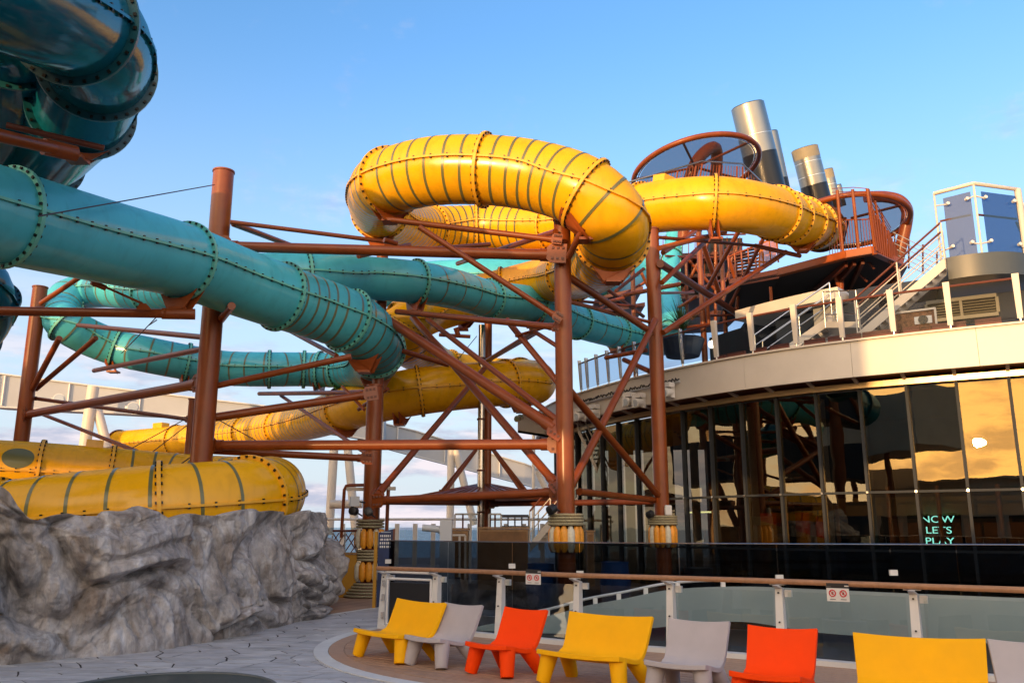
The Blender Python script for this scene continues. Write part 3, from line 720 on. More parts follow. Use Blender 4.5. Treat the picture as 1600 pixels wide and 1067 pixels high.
yel = [(1282, 357, 68, Y8, 'F'), (1268, 352, 71, Y8, 'F'), (1252, 347, 74, Y8, 'F'), (1230, 340, 77, Y8, 'F'), (1211, 333, 80, Y8, 'F'), (1165, 323, 83, Y8), (1115, 318, 84, Y8, 'F'), (1060, 320, 82, Y8), (1005, 327, 79, Y8, 'F'), (930, 343, 75, Y8), (860, 354, 71, Y8, 'F'),
       (745, 355, 68, Y8, 'F'), (674, 357, 70, Y8, 'F'), (625, 349, 76, Y8), (594, 330, 84, Y8, 'F'), (590, 305, 93, Y8), (611, 284, 102, Y8, 'F'), (675, 268, 106, Y8), (758, 266, 108, Y8, 'F'), (842, 277, 110, Y8), (915, 303, 113, Y8, 'F'), (953, 338, 113, Y8), (956, 374, 108, Y8, 'F'),
       (932, 410, 94, Y8), (895, 428, 80, Y8, 'F'), (850, 438, 70, Y8), (790, 452, 66, Y8, 'F'), (725, 470, 68, Y8, 'F'), (665, 488, 72, Y8), (634, 505, 76, Y8, 'F'), (632, 526, 74, Y8), (655, 550, 66, Y8), (700, 578, 60, Y8, 'F'), (760, 588, 60, Y8), (812, 592, 62, Y8, 'F'), (836, 596, 65, Y8), (826, 600, 68, Y8),
       (790, 599, 70, Y8, 'F'), (720, 604, 72, Y8), (656, 611, 74, Y8, 'F'), (598, 622, 73, Y8), (541, 638, 68, Y8, 'F'), (490, 655, 60, Y8), (440, 667, 54, Y8, 'F'), (385, 676, 50, Y8, 'F'), (330, 683, 48, Y8, 'F'), (275, 689, 47, Y8, 'F'), (186, 696, 45, Y8)]
slide('yellow_coil_slide', 'yellow tube slide coiling from the high platform through a big ring above the columns', yel, 'yellow', 'yellow_f', 'band',
      bands=[(10.3, 24.6, .37), (29.2, 31, .45), (41.1, 45, .46)], hatches=[(5.45, -20, .32), (4.3, -28, .26), (38.55, -33, .34), (36.8, -30, .3)], boxes=[(7.55, .45, .22), (46.3, .7, .3)],
      saddles=[(6, .3), (14, .3), (16, .2), (20, .25), (22, .2), (27, .25), (36.4, .2), (39.5, .2), (41, .2), (2, .2)], endring='end')
low_y = [(-220, 722, 102, Y8), (-60, 733, 98, Y8, 'F'), (62, 739, 95, Y8, 'F'), (172, 746, 92, Y8, 'F'), (265, 753, 90, Y8), (345, 758, 91, Y8), (398, 761, 96, Y8, 'F'), (420, 766, 106, Y8), (414, 773, 118, Y8), (388, 781, 127, Y8, 'F'), (325, 788, 133, Y8), (250, 795, 137, Y8, 'F'), (130, 806, 139, Y8), (0, 822, 139, Y8, 'F'), (-150, 842, 136, Y8)]
slide('yellow_trough_slide', 'low yellow tube slide making a U-turn just behind the top of the rock wall', low_y, 'yellow', 'yellow_f', 'band',
      bands=[(3.1, 13.6, .60)], hatches=[(1.75, 24, .36)], boxes=[(2.72, .42, .22)], saddles=[(6, .3)])
# dark coil high on the left
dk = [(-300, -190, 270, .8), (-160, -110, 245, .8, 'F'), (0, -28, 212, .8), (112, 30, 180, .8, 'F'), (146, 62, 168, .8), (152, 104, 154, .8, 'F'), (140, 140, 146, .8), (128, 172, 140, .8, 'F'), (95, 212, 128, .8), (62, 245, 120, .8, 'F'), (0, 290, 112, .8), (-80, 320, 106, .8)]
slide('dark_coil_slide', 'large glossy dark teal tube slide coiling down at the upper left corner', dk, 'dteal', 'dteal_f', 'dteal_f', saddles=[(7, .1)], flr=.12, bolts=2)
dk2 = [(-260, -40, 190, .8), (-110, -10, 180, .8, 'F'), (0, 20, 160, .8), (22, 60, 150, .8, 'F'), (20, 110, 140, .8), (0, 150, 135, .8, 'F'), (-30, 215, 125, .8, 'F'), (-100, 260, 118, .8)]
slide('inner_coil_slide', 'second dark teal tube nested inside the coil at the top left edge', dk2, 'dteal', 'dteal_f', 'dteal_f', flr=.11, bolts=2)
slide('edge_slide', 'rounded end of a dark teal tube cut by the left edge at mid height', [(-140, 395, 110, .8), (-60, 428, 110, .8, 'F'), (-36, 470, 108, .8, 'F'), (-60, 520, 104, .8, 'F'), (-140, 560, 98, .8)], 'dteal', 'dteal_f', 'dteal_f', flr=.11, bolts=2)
slide('rear_teal_slide', 'broad teal slide running behind the big yellow ring', [(560, 452, 66, 1.0), (660, 441, 64, 1.0, 'F'), (750, 436, 64, 1.0), (850, 434, 62, 1.0, 'F'), (930, 436, 58, 1.0, 'F'), (985, 428, 52, 1.0), (1020, 405, 46, .9)], 'teal', 'teal_f', 'tband', saddles=[(3, .2)])

# ------------------------------------------------------------ steel frame: each column with the members bolted to it
def column(name, label, px, pyref, zc, dia, ytop, ybase=None, double=None):
    p = C(px, pyref, zc); x, y = p.x, p.y; zt = V(px, ytop, y).z
    t = thing(name, label, 'steel column', (x, y, 0))
    mb = MB(); mb.cyl((x, y, 0), (x, y, zt), dia/2, n=28); make('shaft', mb, 'steel', t, smooth=True)
    mb = MB(); mb.cyl((x, y, zt), (x, y, zt+.04), dia/2+.02, n=28); make('cap', mb, 'steel', t, smooth=True)
    return t, Vector((x, y, 0)), dia/2
def beam(t, a, b, w, name='beam', m='steel', plates=(0, 0), zf=None):
    """a, b = (px, py, zc); w = apparent width at the middle"""
    A_, B2 = C(*a), C(*b); zc = (a[2]+b[2])/2; r = w*zc/F/2
    if r < .012: r = .012
    make(name, MB().cyl(A_, B2, r, n=14 if w > 6 else 8), m, t, smooth=True)
    d = (B2-A_).normalized()
    for end, P_, sg in ((0, A_, 1), (1, B2, -1)):
        if plates[end]:
            q = P_ + d*sg*r*1.2
            make('connection_sleeve', MB().cyl(q-d*r*1.3, q+d*r*1.3, r*1.16, n=14), m, t, smooth=True)
            s_ = d.cross(Vector((0, 1, 0))).normalized()
            mb = MB(); c = P_ - d*sg*r*1.0; hw = r*1.75
            poly = [c+s_*hw-d*sg*r*1.1, c+s_*hw+d*sg*r*1.7, c+s_*hw*.6+d*sg*r*2.4, c-s_*hw*.6+d*sg*r*2.4, c-s_*hw+d*sg*r*1.7, c-s_*hw-d*sg*r*1.1]
            mb.prism([p+Vector((0, -r*1.25, 0)) for p in poly], (0, .03, 0))
            g = make('gusset_plate', mb, 'steel', t)
            bb = MB()
            for i in (-1, 1):
                for j in (-.35, .35, 1.05): bb.box(c+s_*hw*.55*i+d*sg*r*j*1.3+Vector((0, -r*1.25-.012, 0)), (.05, .03, .05))
            sub('bolt_heads', bb, 'dsteel', g, kind='stuff')
cA, pA, rA = column('steel_column', 'tall thick rust-brown column standing alone at left behind the teal slide', 330, 520, 20.4, .50, 270)
cB, pB, rB = column('steel_column', 'leftmost rust-brown column with three arms fanning to the teal bend', 48, 570, 28, .46, 450)
cC, pC, rC = column('steel_column', 'left of the two front right columns, carrying many beams and a rope collar', 881, 560, 19.0, .385, 345)
cD, pD, rD = column('steel_column', 'right of the two front right columns, beside the glass building', 1026, 570, 24.3, .41, 360)
cE, pE, rE = column('steel_column', 'middle column wrapped with ropes and fenders down to the deck', 580, 780, 22.3, .425, 604)
cE2, pE2, rE2 = column('steel_column', 'slim brown column rising just behind the rope-wrapped middle column', 592, 560, 24.5, .34, 372)
cF, pF, rF = column('steel_column', 'dark rear column paired with a shiny pipe above the low brown canopy', 762, 640, 30.0, .28, 500)
cG, pG, rG = column('steel_column', 'short thin brown column just left of the tall thick left column', 298, 660, 25.0, .21, 625)
cH, pH, rH = column('steel_column', 'thin sunlit column deep in the launch tower framework', 1094, 410, 36.0, .25, 362)
cI, pI, rI = column('steel_column', 'slender column at the centre of the launch tower framework', 1129, 430, 37.0, .2, 372)
cJ, pJ, rJ = column('steel_column', 'small column behind the lower end of the yellow ring', 989, 445, 36.0, .2, 405)
# exhaust pipe of the rear pair
p = C(752, 640, 29.2); t = thing('shiny_pipe', 'shiny stainless pipe clamped to the dark rear column', 'pipe', (p.x, p.y, 0))
make('tube', MB().cyl((p.x, p.y, 0), (p.x, p.y, V(752, 508, p.y).z), .115, n=20), 'pipe', t, smooth=True)
for py in (560, 655, 735, 800):
    q = V(752, py, p.y); make('pipe_clamp', MB().lathe([(.15, -.03), (.15, .03)], q, 16), 'dsteel', t)
# members on A
beam(cA, (352, 385, 20.6), (866, 399, 19.3), 17, 'beam', plates=(1, 1))
beam(cA, (360, 347, 20.6), (620, 380, 21.5), 7)
beam(cA, (365, 350, 20.7), (455, 384, 24), 9)
beam(cA, (365, 352, 20.7), (462, 386, 23), 2, 'tie_rod', 'cable')
beam(cA, (332, 604, 20.3), (549, 557, 20.5), 10, 'arm')
beam(cA, (335, 652, 20.3), (578, 616, 21.5), 13, 'arm', plates=(0, 1))
beam(cA, (330, 696, 20.2), (866, 694, 18.9), 16, 'beam', plates=(1, 1))
beam(cA, (335, 704, 20.3), (572, 716, 21.2), 11, 'beam', plates=(0, 1))
beam(cA, (122, 508, 27), (318, 527, 20.6), 8, 'arm'); beam(cA, (147, 579, 27), (318, 545, 20.6), 8, 'arm')
beam(cA, (335, 289, 20.7), (60, 338, 13), 1.6, 'tie_rod', 'cable')
beam(cA, (345, 500, 20.5), (362, 478, 19.0), 12, 'arm')
beam(cA, (233, 508, 20), (245, 500, 18.6), 1.5, 'tie_rod', 'cable'); beam(cA, (190, 552, 22), (243, 497, 18.6), 1.6, 'tie_rod', 'cable')
beam(cA, (318, 700, 20.3), (282, 725, 20.5), 2, 'tie_rod', 'cable')
# members on B
beam(cB, (64, 474, 27.5), (132, 428, 27), 8, 'arm'); beam(cB, (43, 622, 28), (93, 528, 26.5), 9, 'arm'); beam(cB, (56, 608, 28), (150, 528, 26.5), 8, 'arm')
beam(cB, (40, 648, 27.6), (309, 600, 20.9), 14, 'beam', plates=(1, 1)); beam(cB, (52, 622, 28), (294, 655, 25.4), 6, 'beam', 'dsteel', plates=(1, 1)); beam(cB, (66, 647, 28), (214, 705, 24), 6, 'brace')
# G
beam(cG, (298, 650, 25), (206, 700, 24), 1.4, 'tie_rod', 'cable'); beam(cG, (298, 660, 25), (238, 706, 24), 1.4, 'tie_rod', 'cable')
beam(cG, (340, 655, 24), (400, 688, 24), 1.5, 'tie_rod', 'cable')
# foreground arm carrying the teal slide, from the unseen tower at left
pL = C(-120, 486, 17.6)
tL = thing('steel_column', 'arm-bearing column outside the left edge, its long horizontal arm ending under the teal slide', 'steel column', (pL.x, pL.y, 0))
make('shaft', MB().cyl((pL.x, pL.y, 0), (pL.x, pL.y, 9.5), .26, n=20), 'steel', tL, smooth=True)
beam(tL, (-120, 484, 17.6), (262, 490, 17.7), 14.5, 'arm'); beam(tL, (253, 490, 17.7), (305, 491, 17.9), 17.5, 'arm_end')
beam(tL, (132, 434, 16.6), (222, 474, 17.6), 4, 'tie_rod', 'steel2'); beam(tL, (143, 441, 16.8), (165, 450, 17.0), 9, 'turnbuckle', 'steel2')
make('lug_plate', MB().prism([C(212, 484, 17.5), C(237, 484, 17.5), C(228, 474, 17.5), C(218, 474, 17.5)], (0, .03, 0)), 'steel2', tL)
beam(tL, (-90, 191, 11.0), (117, 240, 13.2), 21, 'arm'); beam(tL, (68, 229, 12.7), (118, 241, 13.1), 26, 'arm_end'); beam(tL, (10, 196, 13), (163, 232, 13.6), 10, 'arm', 'dsteel')
make('shaft', MB().cyl((pL.x, pL.y, 9.5), (pL.x, pL.y, 11.5), .2, n=20), 'steel', tL, smooth=True)
# members on C
beam(cC, (612, 344, 20), (868, 375, 19.2), 9.5, 'arm', plates=(0, 1)); beam(cC, (655, 355, 19.2), (870, 495, 18.8), 9, 'brace', plates=(0, 1)); beam(cC, (868, 362, 19.3), (715, 412, 27), 8, 'brace')
beam(cC, (912, 356, 18.4), (888, 402, 18.9), 10, 'brace'); beam(cC, (620, 487, 23.6), (868, 511, 19.2), 9.5, 'arm', plates=(0, 1))
beam(cC, (575, 480, 24), (868, 670, 18.8), 16, 'brace', plates=(0, 1)); beam(cC, (645, 496, 25), (868, 755, 18.8), 12, 'brace', plates=(0, 1)); beam(cC, (668, 499, 24), (872, 657, 18.8), 9, 'brace', plates=(0, 0))
beam(cC, (792, 500, 21), (876, 603, 19.2), 10, 'brace'); beam(cC, (806, 525, 20.5), (850, 512, 20), 5, 'arm'); beam(cC, (838, 520, 20), (874, 543, 19.2), 7, 'brace'); beam(cC, (758, 565, 27), (836, 518, 20), 7, 'brace')
beam(cC, (593, 782, 21), (866, 769, 19), 13, 'beam', plates=(1, 1)); beam(cC, (905, 768, 19.3), (1034, 782, 24), 10, 'beam', plates=(0, 1)); beam(cC, (770, 787, 29), (1034, 783, 24.6), 9, 'beam', 'dsteel', plates=(1, 0)); beam(cC, (594, 783, 21.4), (752, 786, 29), 9, 'beam', 'dsteel')
beam(cC, (884, 430, 19.4), (1019, 520, 24), 11, 'brace'); beam(cC, (884, 470, 19.6), (1014, 503, 24), 6, 'brace')
beam(cC, (888, 768, 19.2), (1024, 500, 24), 11.5, 'brace'); beam(cC, (886, 606, 19.3), (1034, 780, 23.6), 11.5, 'brace', plates=(0, 1))
beam(cC, (600, 375, 20.6), (620, 381, 20.8), 8, 'arm_end'); beam(cC, (640, 392, 22), (765, 382, 24), 7, 'arm'); beam(cC, (560, 400, 22), (640, 383, 24), 8, 'brace')
# members on E
beam(cE, (592, 770, 21.2), (758, 574, 29), 9.5, 'brace', plates=(1, 0)); beam(cE, (405, 615, 27), (572, 613, 21.5), 7, 'arm'); beam(cE, (439, 618, 26), (572, 708, 21.5), 6, 'brace')
beam(cE, (440, 510, 26), (526, 556, 22), 7, 'brace'); beam(cE2, (618, 545, 24), (700, 570, 25), 8, 'arm'); beam(cE2, (600, 382, 24.5), (700, 395, 25), 6, 'arm')
beam(cE2, (606, 607, 24), (560, 640, 25), 6, 'brace'); beam(cE, (569, 640, 21), (535, 604, 22), 5, 'brace')
beam(cE2, (686, 523, 25), (735, 526, 25), 6, 'arm'); beam(cE2, (712, 512, 25), (716, 524, 25), 8, 'arm_end')
beam(cF, (766, 562, 30), (838, 520, 22), 6, 'brace')
beam(cE2, (745, 525, 26), (715, 562, 26), 1.2, 'tie_rod', 'cable'); beam(cE2, (620, 572, 25), (680, 540, 25), 1.2, 'tie_rod', 'cable')
# launch tower framework, on D and its neighbours
for t_, a, b, w, m in [(cD, (1030, 388, 24), (1133, 363, 27), 8, 'steel2'), (cD, (1034, 442, 24.3), (1106, 374, 28), 7.5, 'steel'), (cH, (1098, 380, 33), (1126, 464, 35), 8, 'steel2'), (cD, (1036, 520, 24.3), (1228, 394, 29), 8.5, 'steel'),
        (cD, (1032, 412, 24.6), (1155, 492, 33), 11, 'dsteel'), (cH, (1104, 453, 33), (1156, 358, 30), 7, 'steel'), (cI, (1142, 475, 34), (1193, 372, 30), 6, 'steel'), (cD, (1028, 371, 25), (1180, 384, 28), 5.5, 'dsteel'), (cD, (1180, 384, 28), (1250, 400, 29), 7, 'steel'),
        (cJ, (972, 462, 34), (1062, 444, 35), 7, 'steel'), (cJ, (938, 474, 33), (974, 466, 34), 6, 'steel2'), (cJ, (962, 455, 33), (1006, 420, 34), 5.5, 'dsteel'), (cJ, (1001, 424, 36), (1012, 447, 36), 5, 'steel2'), (cD, (1032, 458, 26), (1084, 457, 35), 4, 'steel'),
        (cH, (1060, 481, 35), (1088, 463, 35), 5, 'steel'), (cI, (1104, 465, 35), (1108, 508, 35), 6, 'steel'), (cI, (1050, 513, 34), (1110, 507, 35), 5, 'steel'), (cI, (1080, 494, 36), (1152, 492, 36), 4, 'dsteel'), (cJ, (900, 470, 34), (1004, 480, 35), 5, 'dsteel'),
        (cJ, (942, 447, 35), (1006, 495, 36), 6, 'dsteel'), (cH, (1036, 395, 30), (1085, 362, 32), 8, 'steel'), (cI, (1134, 390, 37), (1160, 470, 38), 6, 'steel2'), (cI, (1066, 440, 38), (1160, 480, 40), 5, 'dsteel'), (cI, (1140, 440, 40), (1160, 380, 42), 4, 'dsteel'),
        (cI, (1040, 400, 40), (1200, 410, 44), 4, 'dsteel'), (cI, (1150, 492, 34), (1156, 440, 34), 6, 'steel'), (cH, (1072, 408, 40), (1074, 500, 40), 5, 'dsteel'), (cH, (1040, 470, 38), (1150, 430, 40), 4, 'dsteel'), (cJ, (925, 490, 36), (1000, 445, 37), 4, 'dsteel')]:
    beam(t_, a, b, w, 'brace', m)
# bracket under the teal slide by column D
beam(cD, (946, 559, 26), (1010, 547, 24.8), 7, 'arm'); beam(cD, (975, 562, 26), (1015, 580, 24.6), 8, 'brace')
# ------------------------------------------------------------ rope collars and fenders
def fender_mesh(m):
    mb = MB(); mb.lathe([(.02, 0), (.05, .02), (.055, .05), (.085, .10), (.095, .16), (.095, .44), (.085, .50), (.055, .55), (.05, .58), (.02, .60)], n=12)
    o = make('tmp', mb, m, smooth=True); me = o.data; loc = o.location.copy(); bpy.data.objects.remove(o)
    return me
def collar(t, p, r, tiers, zs, nf=12):
    """tiers of (z0, z1, r0, r1) rope windings; zs = fender tiers (z of bottom, height)"""
    for z0, z1, r0, r1 in tiers:
        k = max(2, int((z1-z0)/.062))
        make('rope_core', MB().lathe([(r1-.02, z0+.0), (r0-.02, z1)], (p.x, p.y, 0), 24), 'dsteel', t)
        for i in range(k):
            f = (i+.5)/k; rr = r1+(r0-r1)*f; zz = z0+(z1-z0)*f
            mb = MB(); mb.path([(p.x+rr*math.cos(a*PI/16), p.y+rr*math.sin(a*PI/16), zz) for a in range(32)], .031, 6, True); make('rope_winding', mb, 'rope', t, smooth=True)
    for zb, h in zs:
        for i in range(nf):
            a = 2*PI*(i+.3)/nf; mw = Matrix.Translation(Vector((p.x+(r+.10)*math.cos(a), p.y+(r+.10)*math.sin(a), zb))-_org[t.name]) @ Matrix.Diagonal((1, 1, h/.6, 1))
            inst('fender', FW if i % 3 == 1 else FY, t, mw=mw)
FY, FW = fender_mesh('fend_y'), fender_mesh('fend_w')
def zat(px, py, p): return V(px, py, p.y).z
zz = lambda y: zat(578, y, pE)
collar(cE, pE, rE+.0, [(zz(825), zz(811), .34, .34), (zz(876), zz(858), .33, .33), (.02, zz(909), .36, .62)], [(zz(857), zz(826)-zz(857)), (zz(908), zz(877)-zz(908))], 12)
zz = lambda y: zat(886, y, pC)
collar(cC, pC, rC, [(zz(821), zz(802), .36, .36)], [(zz(821)-.56, .56)], 13)
zz = lambda y: zat(1038, y, pD)
collar(cD, pD, rD, [(zz(820), zz(805), .38, .38)], [(zz(820)-.60, .60)], 13)
# canopy round the rear pair: octagonal hip roof with hanging struts
cx, cy = C(757, 770, 29.5).x, C(757, 770, 29.5).y
zr = V(757, 779, cy).z; ztop = V(757, 757, cy).z; R_ = 2.75
t = thing('deck_canopy', 'low round rust-brown canopy hung from struts round the rear column', 'canopy', (cx, cy, 0))
for i in range(12):
    a0, a1 = 2*PI*i/12, 2*PI*(i+1)/12
    P_ = [Vector((cx+R_*math.cos(a0), cy+R_*math.sin(a0), zr)), Vector((cx+R_*math.cos(a1), cy+R_*math.sin(a1), zr)), Vector((cx+.25*math.cos(a1), cy+.25*math.sin(a1), ztop)), Vector((cx+.25*math.cos(a0), cy+.25*math.sin(a0), ztop))]
    make('roof_panel', MB().prism(P_, (0, 0, -.05)), 'steel', t)
    for k in range(1, 5):
        f = k/5; q0 = P_[0].lerp(P_[1], f); q1 = P_[3].lerp(P_[2], f); make('roof_rib', MB().cyl(q0+Vector((0, 0, .02)), q1+Vector((0, 0, .02)), .022, n=4), 'steel', t)
make('edge_ring', MB().path([(cx+R_*math.cos(a*PI/24), cy+R_*math.sin(a*PI/24), zr-.02) for a in range(48)], .075, 8, True), 'steel', t, smooth=True)
zs = V(757, 690, cy).z
for ang in (200, 215, 325, 340, 20, 160):
    a = math.radians(ang); q = Vector((cx+1.55*math.cos(a), cy+1.55*math.sin(a), zr+.22)); make('hanging_strut', MB().cyl((cx+.1*math.cos(a), cy+.1*math.sin(a), zs), q, .055, n=8), 'steel', t, smooth=True)
    make('strut_foot', MB().box(q, (.14, .14, .14)), 'steel', t)

# ------------------------------------------------------------ curved glass deckhouse
FL = [Vector(p) for p in ((33, 13.2, 0), (25, 15.5, 0), (18.2, 17.7, 0), (12.4, 20.3, 0), (7.92, 23.3, 0), (5.27, 26.6, 0), (3.62, 29.7, 0), (2.48, 32.9, 0), (1.95, 36.5, 0), (2.3, 40, 0))]
fc = [p for p, t in catmull(FL, .12)]
FLn = [0]
for a, b in zip(fc, fc[1:]): FLn.append(FLn[-1]+(b-a).length)
def fpos(s, off=0.0, z=0.0):
    """point s metres along the facade, off metres outward (towards the open deck)"""
    import bisect
    s = min(max(s, 0.01), FLn[-1]-.02); i = min(bisect.bisect_right(FLn, s)-1, len(fc)-2); f = (s-FLn[i])/(FLn[i+1]-FLn[i])
    p = fc[i].lerp(fc[i+1], f); a, b = fc[max(i-4, 0)], fc[min(i+5, len(fc)-1)]; t = (b-a).normalized()
    n_ = Vector((-t.y, t.x, 0)); n_ = n_ if n_.dot(Vector((-1, -1, 0))) > 0 else -n_
    q = p + n_*off; q.z = z; return q
def s_at_px(px, off=0.0):
    return min((abs(proj(fpos(k*.05, off, 3))[0]-px), k*.05) for k in range(int(FLn[-1]/.05)))[1]
S0, S1 = 0.5, FLn[-1]-.6
bld = thing('glass_deckhouse', 'curved glass-fronted deckhouse with a cream fascia band filling the right side', 'deckhouse', (12.4, 20.3, 0))
ZT, ZM, ZL = 5.30, 2.62, 1.17
def strip(off0, z0, off1, z1, sa, sb, n):
    mb = MB()
    for i in range(n+1):
        s = sa+(sb-sa)*i/n; mb.v += [fpos(s, off0, z0), fpos(s, off1, z1)]
    mb.f = [(2*i, 2*i+2, 2*i+3, 2*i+1) for i in range(n)]; return mb
def ribbon(prof, sa, sb, n):
    """closed profile [(off, z)] swept along the facade"""
    mb = MB(); k = len(prof)
    for i in range(n+1):
        s = sa+(sb-sa)*i/n; mb.v += [fpos(s, o, z_) for o, z_ in prof]
    mb.f = [(i*k+j, i*k+(j+1) % k, (i+1)*k+(j+1) % k, (i+1)*k+j) for i in range(n) for j in range(k)]
    mb.f += [tuple(range(k)), tuple(n*k+j for j in range(k-1, -1, -1))]; return mb
# mullions at the places where the photograph has them, panes between
sm = s_at_px(1431); sp = 1.14; marks = []
s = sm
while s > S0: marks.append(s); s -= sp
s = sm+sp
while s < S1: marks.append(s); s += sp
marks.sort()
for k, s in enumerate(marks):
    q0, q1 = fpos(s, .06, 0), fpos(s, .06, ZT); t_ = (fpos(s+.1)-fpos(s-.1)).normalized()
    ang = math.atan2(t_.y, t_.x)
    make('mullion', MB().box((q0.x, q0.y, ZT/2), (.07, .16, ZT-.01), ang), 'mull', bld)
    if k % 1 == 0:
        q = fpos(s, -.34, 0); make('inner_fin', MB().box((q.x, q.y, ZT/2), (.028, .34, ZT-.02), ang), 'gantry' if k % 2 else 'mull', bld)
for s0, s1 in zip(marks, marks[1:]):
    for z0, z1 in ((.02, ZL), (ZL, ZM), (ZM, ZT)):
        a, b = fpos(s0, .03), fpos(s1, .03); t_ = (b-a).normalized(); j = random.Random(int(s0*100+z0*10)).uniform(-.006, .006)
        n_ = Vector((-t_.y, t_.x, 0)) * (1 if Vector((-t_.y, t_.x, 0)).dot(Vector((-1, -1, 0))) > 0 else -1)
        P_ = [a+t_*.035+Vector((0, 0, z0+.03)), b-t_*.035+Vector((0, 0, z0+.03)), b-t_*.035+Vector((0, 0, z1-.03))+n_*j, a+t_*.035+Vector((0, 0, z1-.03))+n_*j]
        mb = MB().prism(P_, -n_*.012); make('window_pane', mb, 'fglass', bld)
for z_ in (ZL, ZM): make('transom', ribbon([(.0, z_-.03), (.12, z_-.03), (.12, z_+.03), (.0, z_+.03)], S0, S1, 120), 'mull', bld)
for s in marks: 
    q = fpos(s, .16, ZM); make('node_cap', MB().lathe([(.032, -.04), (.032, .03)], q, 10, fpos(s, 1)-fpos(s, 0)), 'chrome', bld)
make('head_trim', ribbon([(-.05, ZT), (.26, ZT), (.26, ZT+.15), (-.05, ZT+.15)], S0, S1, 120), 'gold', bld)
make('soffit', ribbon([(-.3, ZT+.152), (.80, ZT+.28), (.80, ZT+.34), (-.3, ZT+.34)], S0, S1, 120), 'dsteel', bld)
for s in marks:
    mb = MB(); a, b = fpos(s, .2, ZT+.10), fpos(s, .79, ZT+.25); t_ = (fpos(s+.1)-fpos(s-.1)).normalized()*.04
    mb.prism([a-t_, b-t_, b-t_+Vector((0, 0, .05)), a-t_+Vector((0, 0, .08))], t_*2); make('soffit_bracket', mb, 'beige', bld)
FZ0, FZ1 = 5.50, 6.42
cuts = [S0+i*(S1-S0)/16 for i in range(17)]
for a, b in zip(cuts, cuts[1:]):
    make('fascia_panel', ribbon([(.80, FZ0), (.92, FZ0), (.92, FZ1), (.80, FZ1)], a+.004, b-.004, 14), 'fascia', bld, smooth=True, auto=30)
make('fascia_cap', ribbon([(.70, FZ1+.002), (.98, FZ1+.002), (.98, FZ1+.05), (.70, FZ1+.05)], S0, S1, 140), 'beige', bld)
make('upper_floor', ribbon([(-9, FZ1-.25), (.79, FZ1-.25), (.79, FZ1-.06), (-9, FZ1-.06)], S0, S1-6, 90), 'farship', bld)
# interior
make('inner_floor', ribbon([(-6.5, .0), (-.05, .0), (-.05, .03), (-6.5, .03)], S0, S1, 60), 'brownint', bld)
make('inner_ceiling', ribbon([(-6.5, ZT-.1), (-.2, ZT-.1), (-.2, ZT), (-6.5, ZT)], S0, S1, 60), 'black', bld)
make('back_wall', ribbon([(-6.6, 0), (-6.5, 0), (-6.5, ZT), (-6.6, ZT)], S0, S1, 60), 'black', bld)
make('gallery_edge', ribbon([(-2.6, ZM-.55), (-2.4, ZM-.55), (-2.4, ZM-.05), (-2.6, ZM-.05)], S0, s_at_px(1200), 60), 'olive', bld)
def ispan(pa, pb, off, z0, z1, m, name):
    a, b = s_at_px(pa, off), s_at_px(pb, off); a, b = min(a, b), max(a, b)
    make(name, ribbon([(off-.05, z0), (off, z0), (off, z1), (off-.05, z1)], a, b, 12), m, bld)
ispan(1385, 1495, -4.5, .2, 2.0, 'brownint', 'interior_wall_panel'); ispan(1500, 1640, -4.5, .2, 2.0, 'brownint', 'interior_wall_panel'); ispan(1300, 1372, -5.0, .2, 2.2, 'dark', 'interior_wall_panel')
# red and yellow wall graphic
a, b = s_at_px(1180, -3), s_at_px(1297, -3); pa, pb = fpos(a, -3), fpos(b, -3)
def wp(f, z_): q = pa.lerp(pb, f); q.z = z_; return q
nf = Vector((-.01, -.02, 0))
make('wall_graphic', MB().prism([wp(0, 1.05), wp(1, 1.05), wp(1, 2.2), wp(0, 2.2)], (0, .05, 0)), 'redwall', bld)
make('wall_graphic', MB().prism([p+nf for p in (wp(0, 1.05), wp(1, 1.05), wp(1, 1.35), wp(.45, 1.7), wp(0, 2.0))], (0, -.01, 0)), 'yelwall', bld)
for px in (1305, 1385, 1463, 1557):
    s = s_at_px(px, -1.5); q = fpos(s, -1.5, 0); make('inner_column', MB().cyl((q.x, q.y, 0), (q.x, q.y, ZM+.2), .055, n=12), 'rail', bld, smooth=True)
for px, py in ((1421, 801), (1505, 800), (1335, 803), (1580, 803)):
    s = s_at_px(px, -3); q = fpos(s, -3, 0); q.z = V(px, py, q.y).z; make('downlight', MB().lathe([(.035, 0), (.035, .03)], q, 10), 'lamp', bld)
# lit strip light and green plant seen inside at the left lower panes
s = s_at_px(1092, -2); q = fpos(s, -2, 2.25); make('strip_light', MB().box(q, (.9, .06, .05), math.atan2(-.8, .6)), mat('pale_strip_light', (.8, .9, .6), .5, emit=(.7, .8, .45), estr=1.2), bld)
# neon lettering
def text_mesh(body, size, ext=.012, bevel=0):
    c = bpy.data.curves.new('txt', 'FONT'); c.body = body; c.size = size; c.extrude = ext; c.align_x = 'CENTER'; c.space_line = 1.0
    o = bpy.data.objects.new('txt', c); col.objects.link(o); dg = bpy.context.evaluated_depsgraph_get(); dg.update()
    me = bpy.data.meshes.new_from_object(o.evaluated_get(dg)); bpy.data.objects.remove(o); return me
s = s_at_px(1459, -2.2); q = fpos(s, -2.2, 0)
nt_ = thing('neon_sign', 'pale turquoise neon words NOW LETS PLAY glowing behind the glass front', 'neon sign', q, math.atan2(-.36, .93))
for txt, y in (('NOW', 812), ('LETS', 829), ('PLAY', 846)):
    me = text_mesh(txt, .30); me.materials.append(M['neon']); zq = V(1459, y+4, q.y).z
    inst('neon_word', me, nt_, mw=Matrix.Translation((0, 0, zq)) @ Matrix.Rotation(PI/2, 4, 'X') @ Matrix.Diagonal((1.05, .85, 1, 1)))
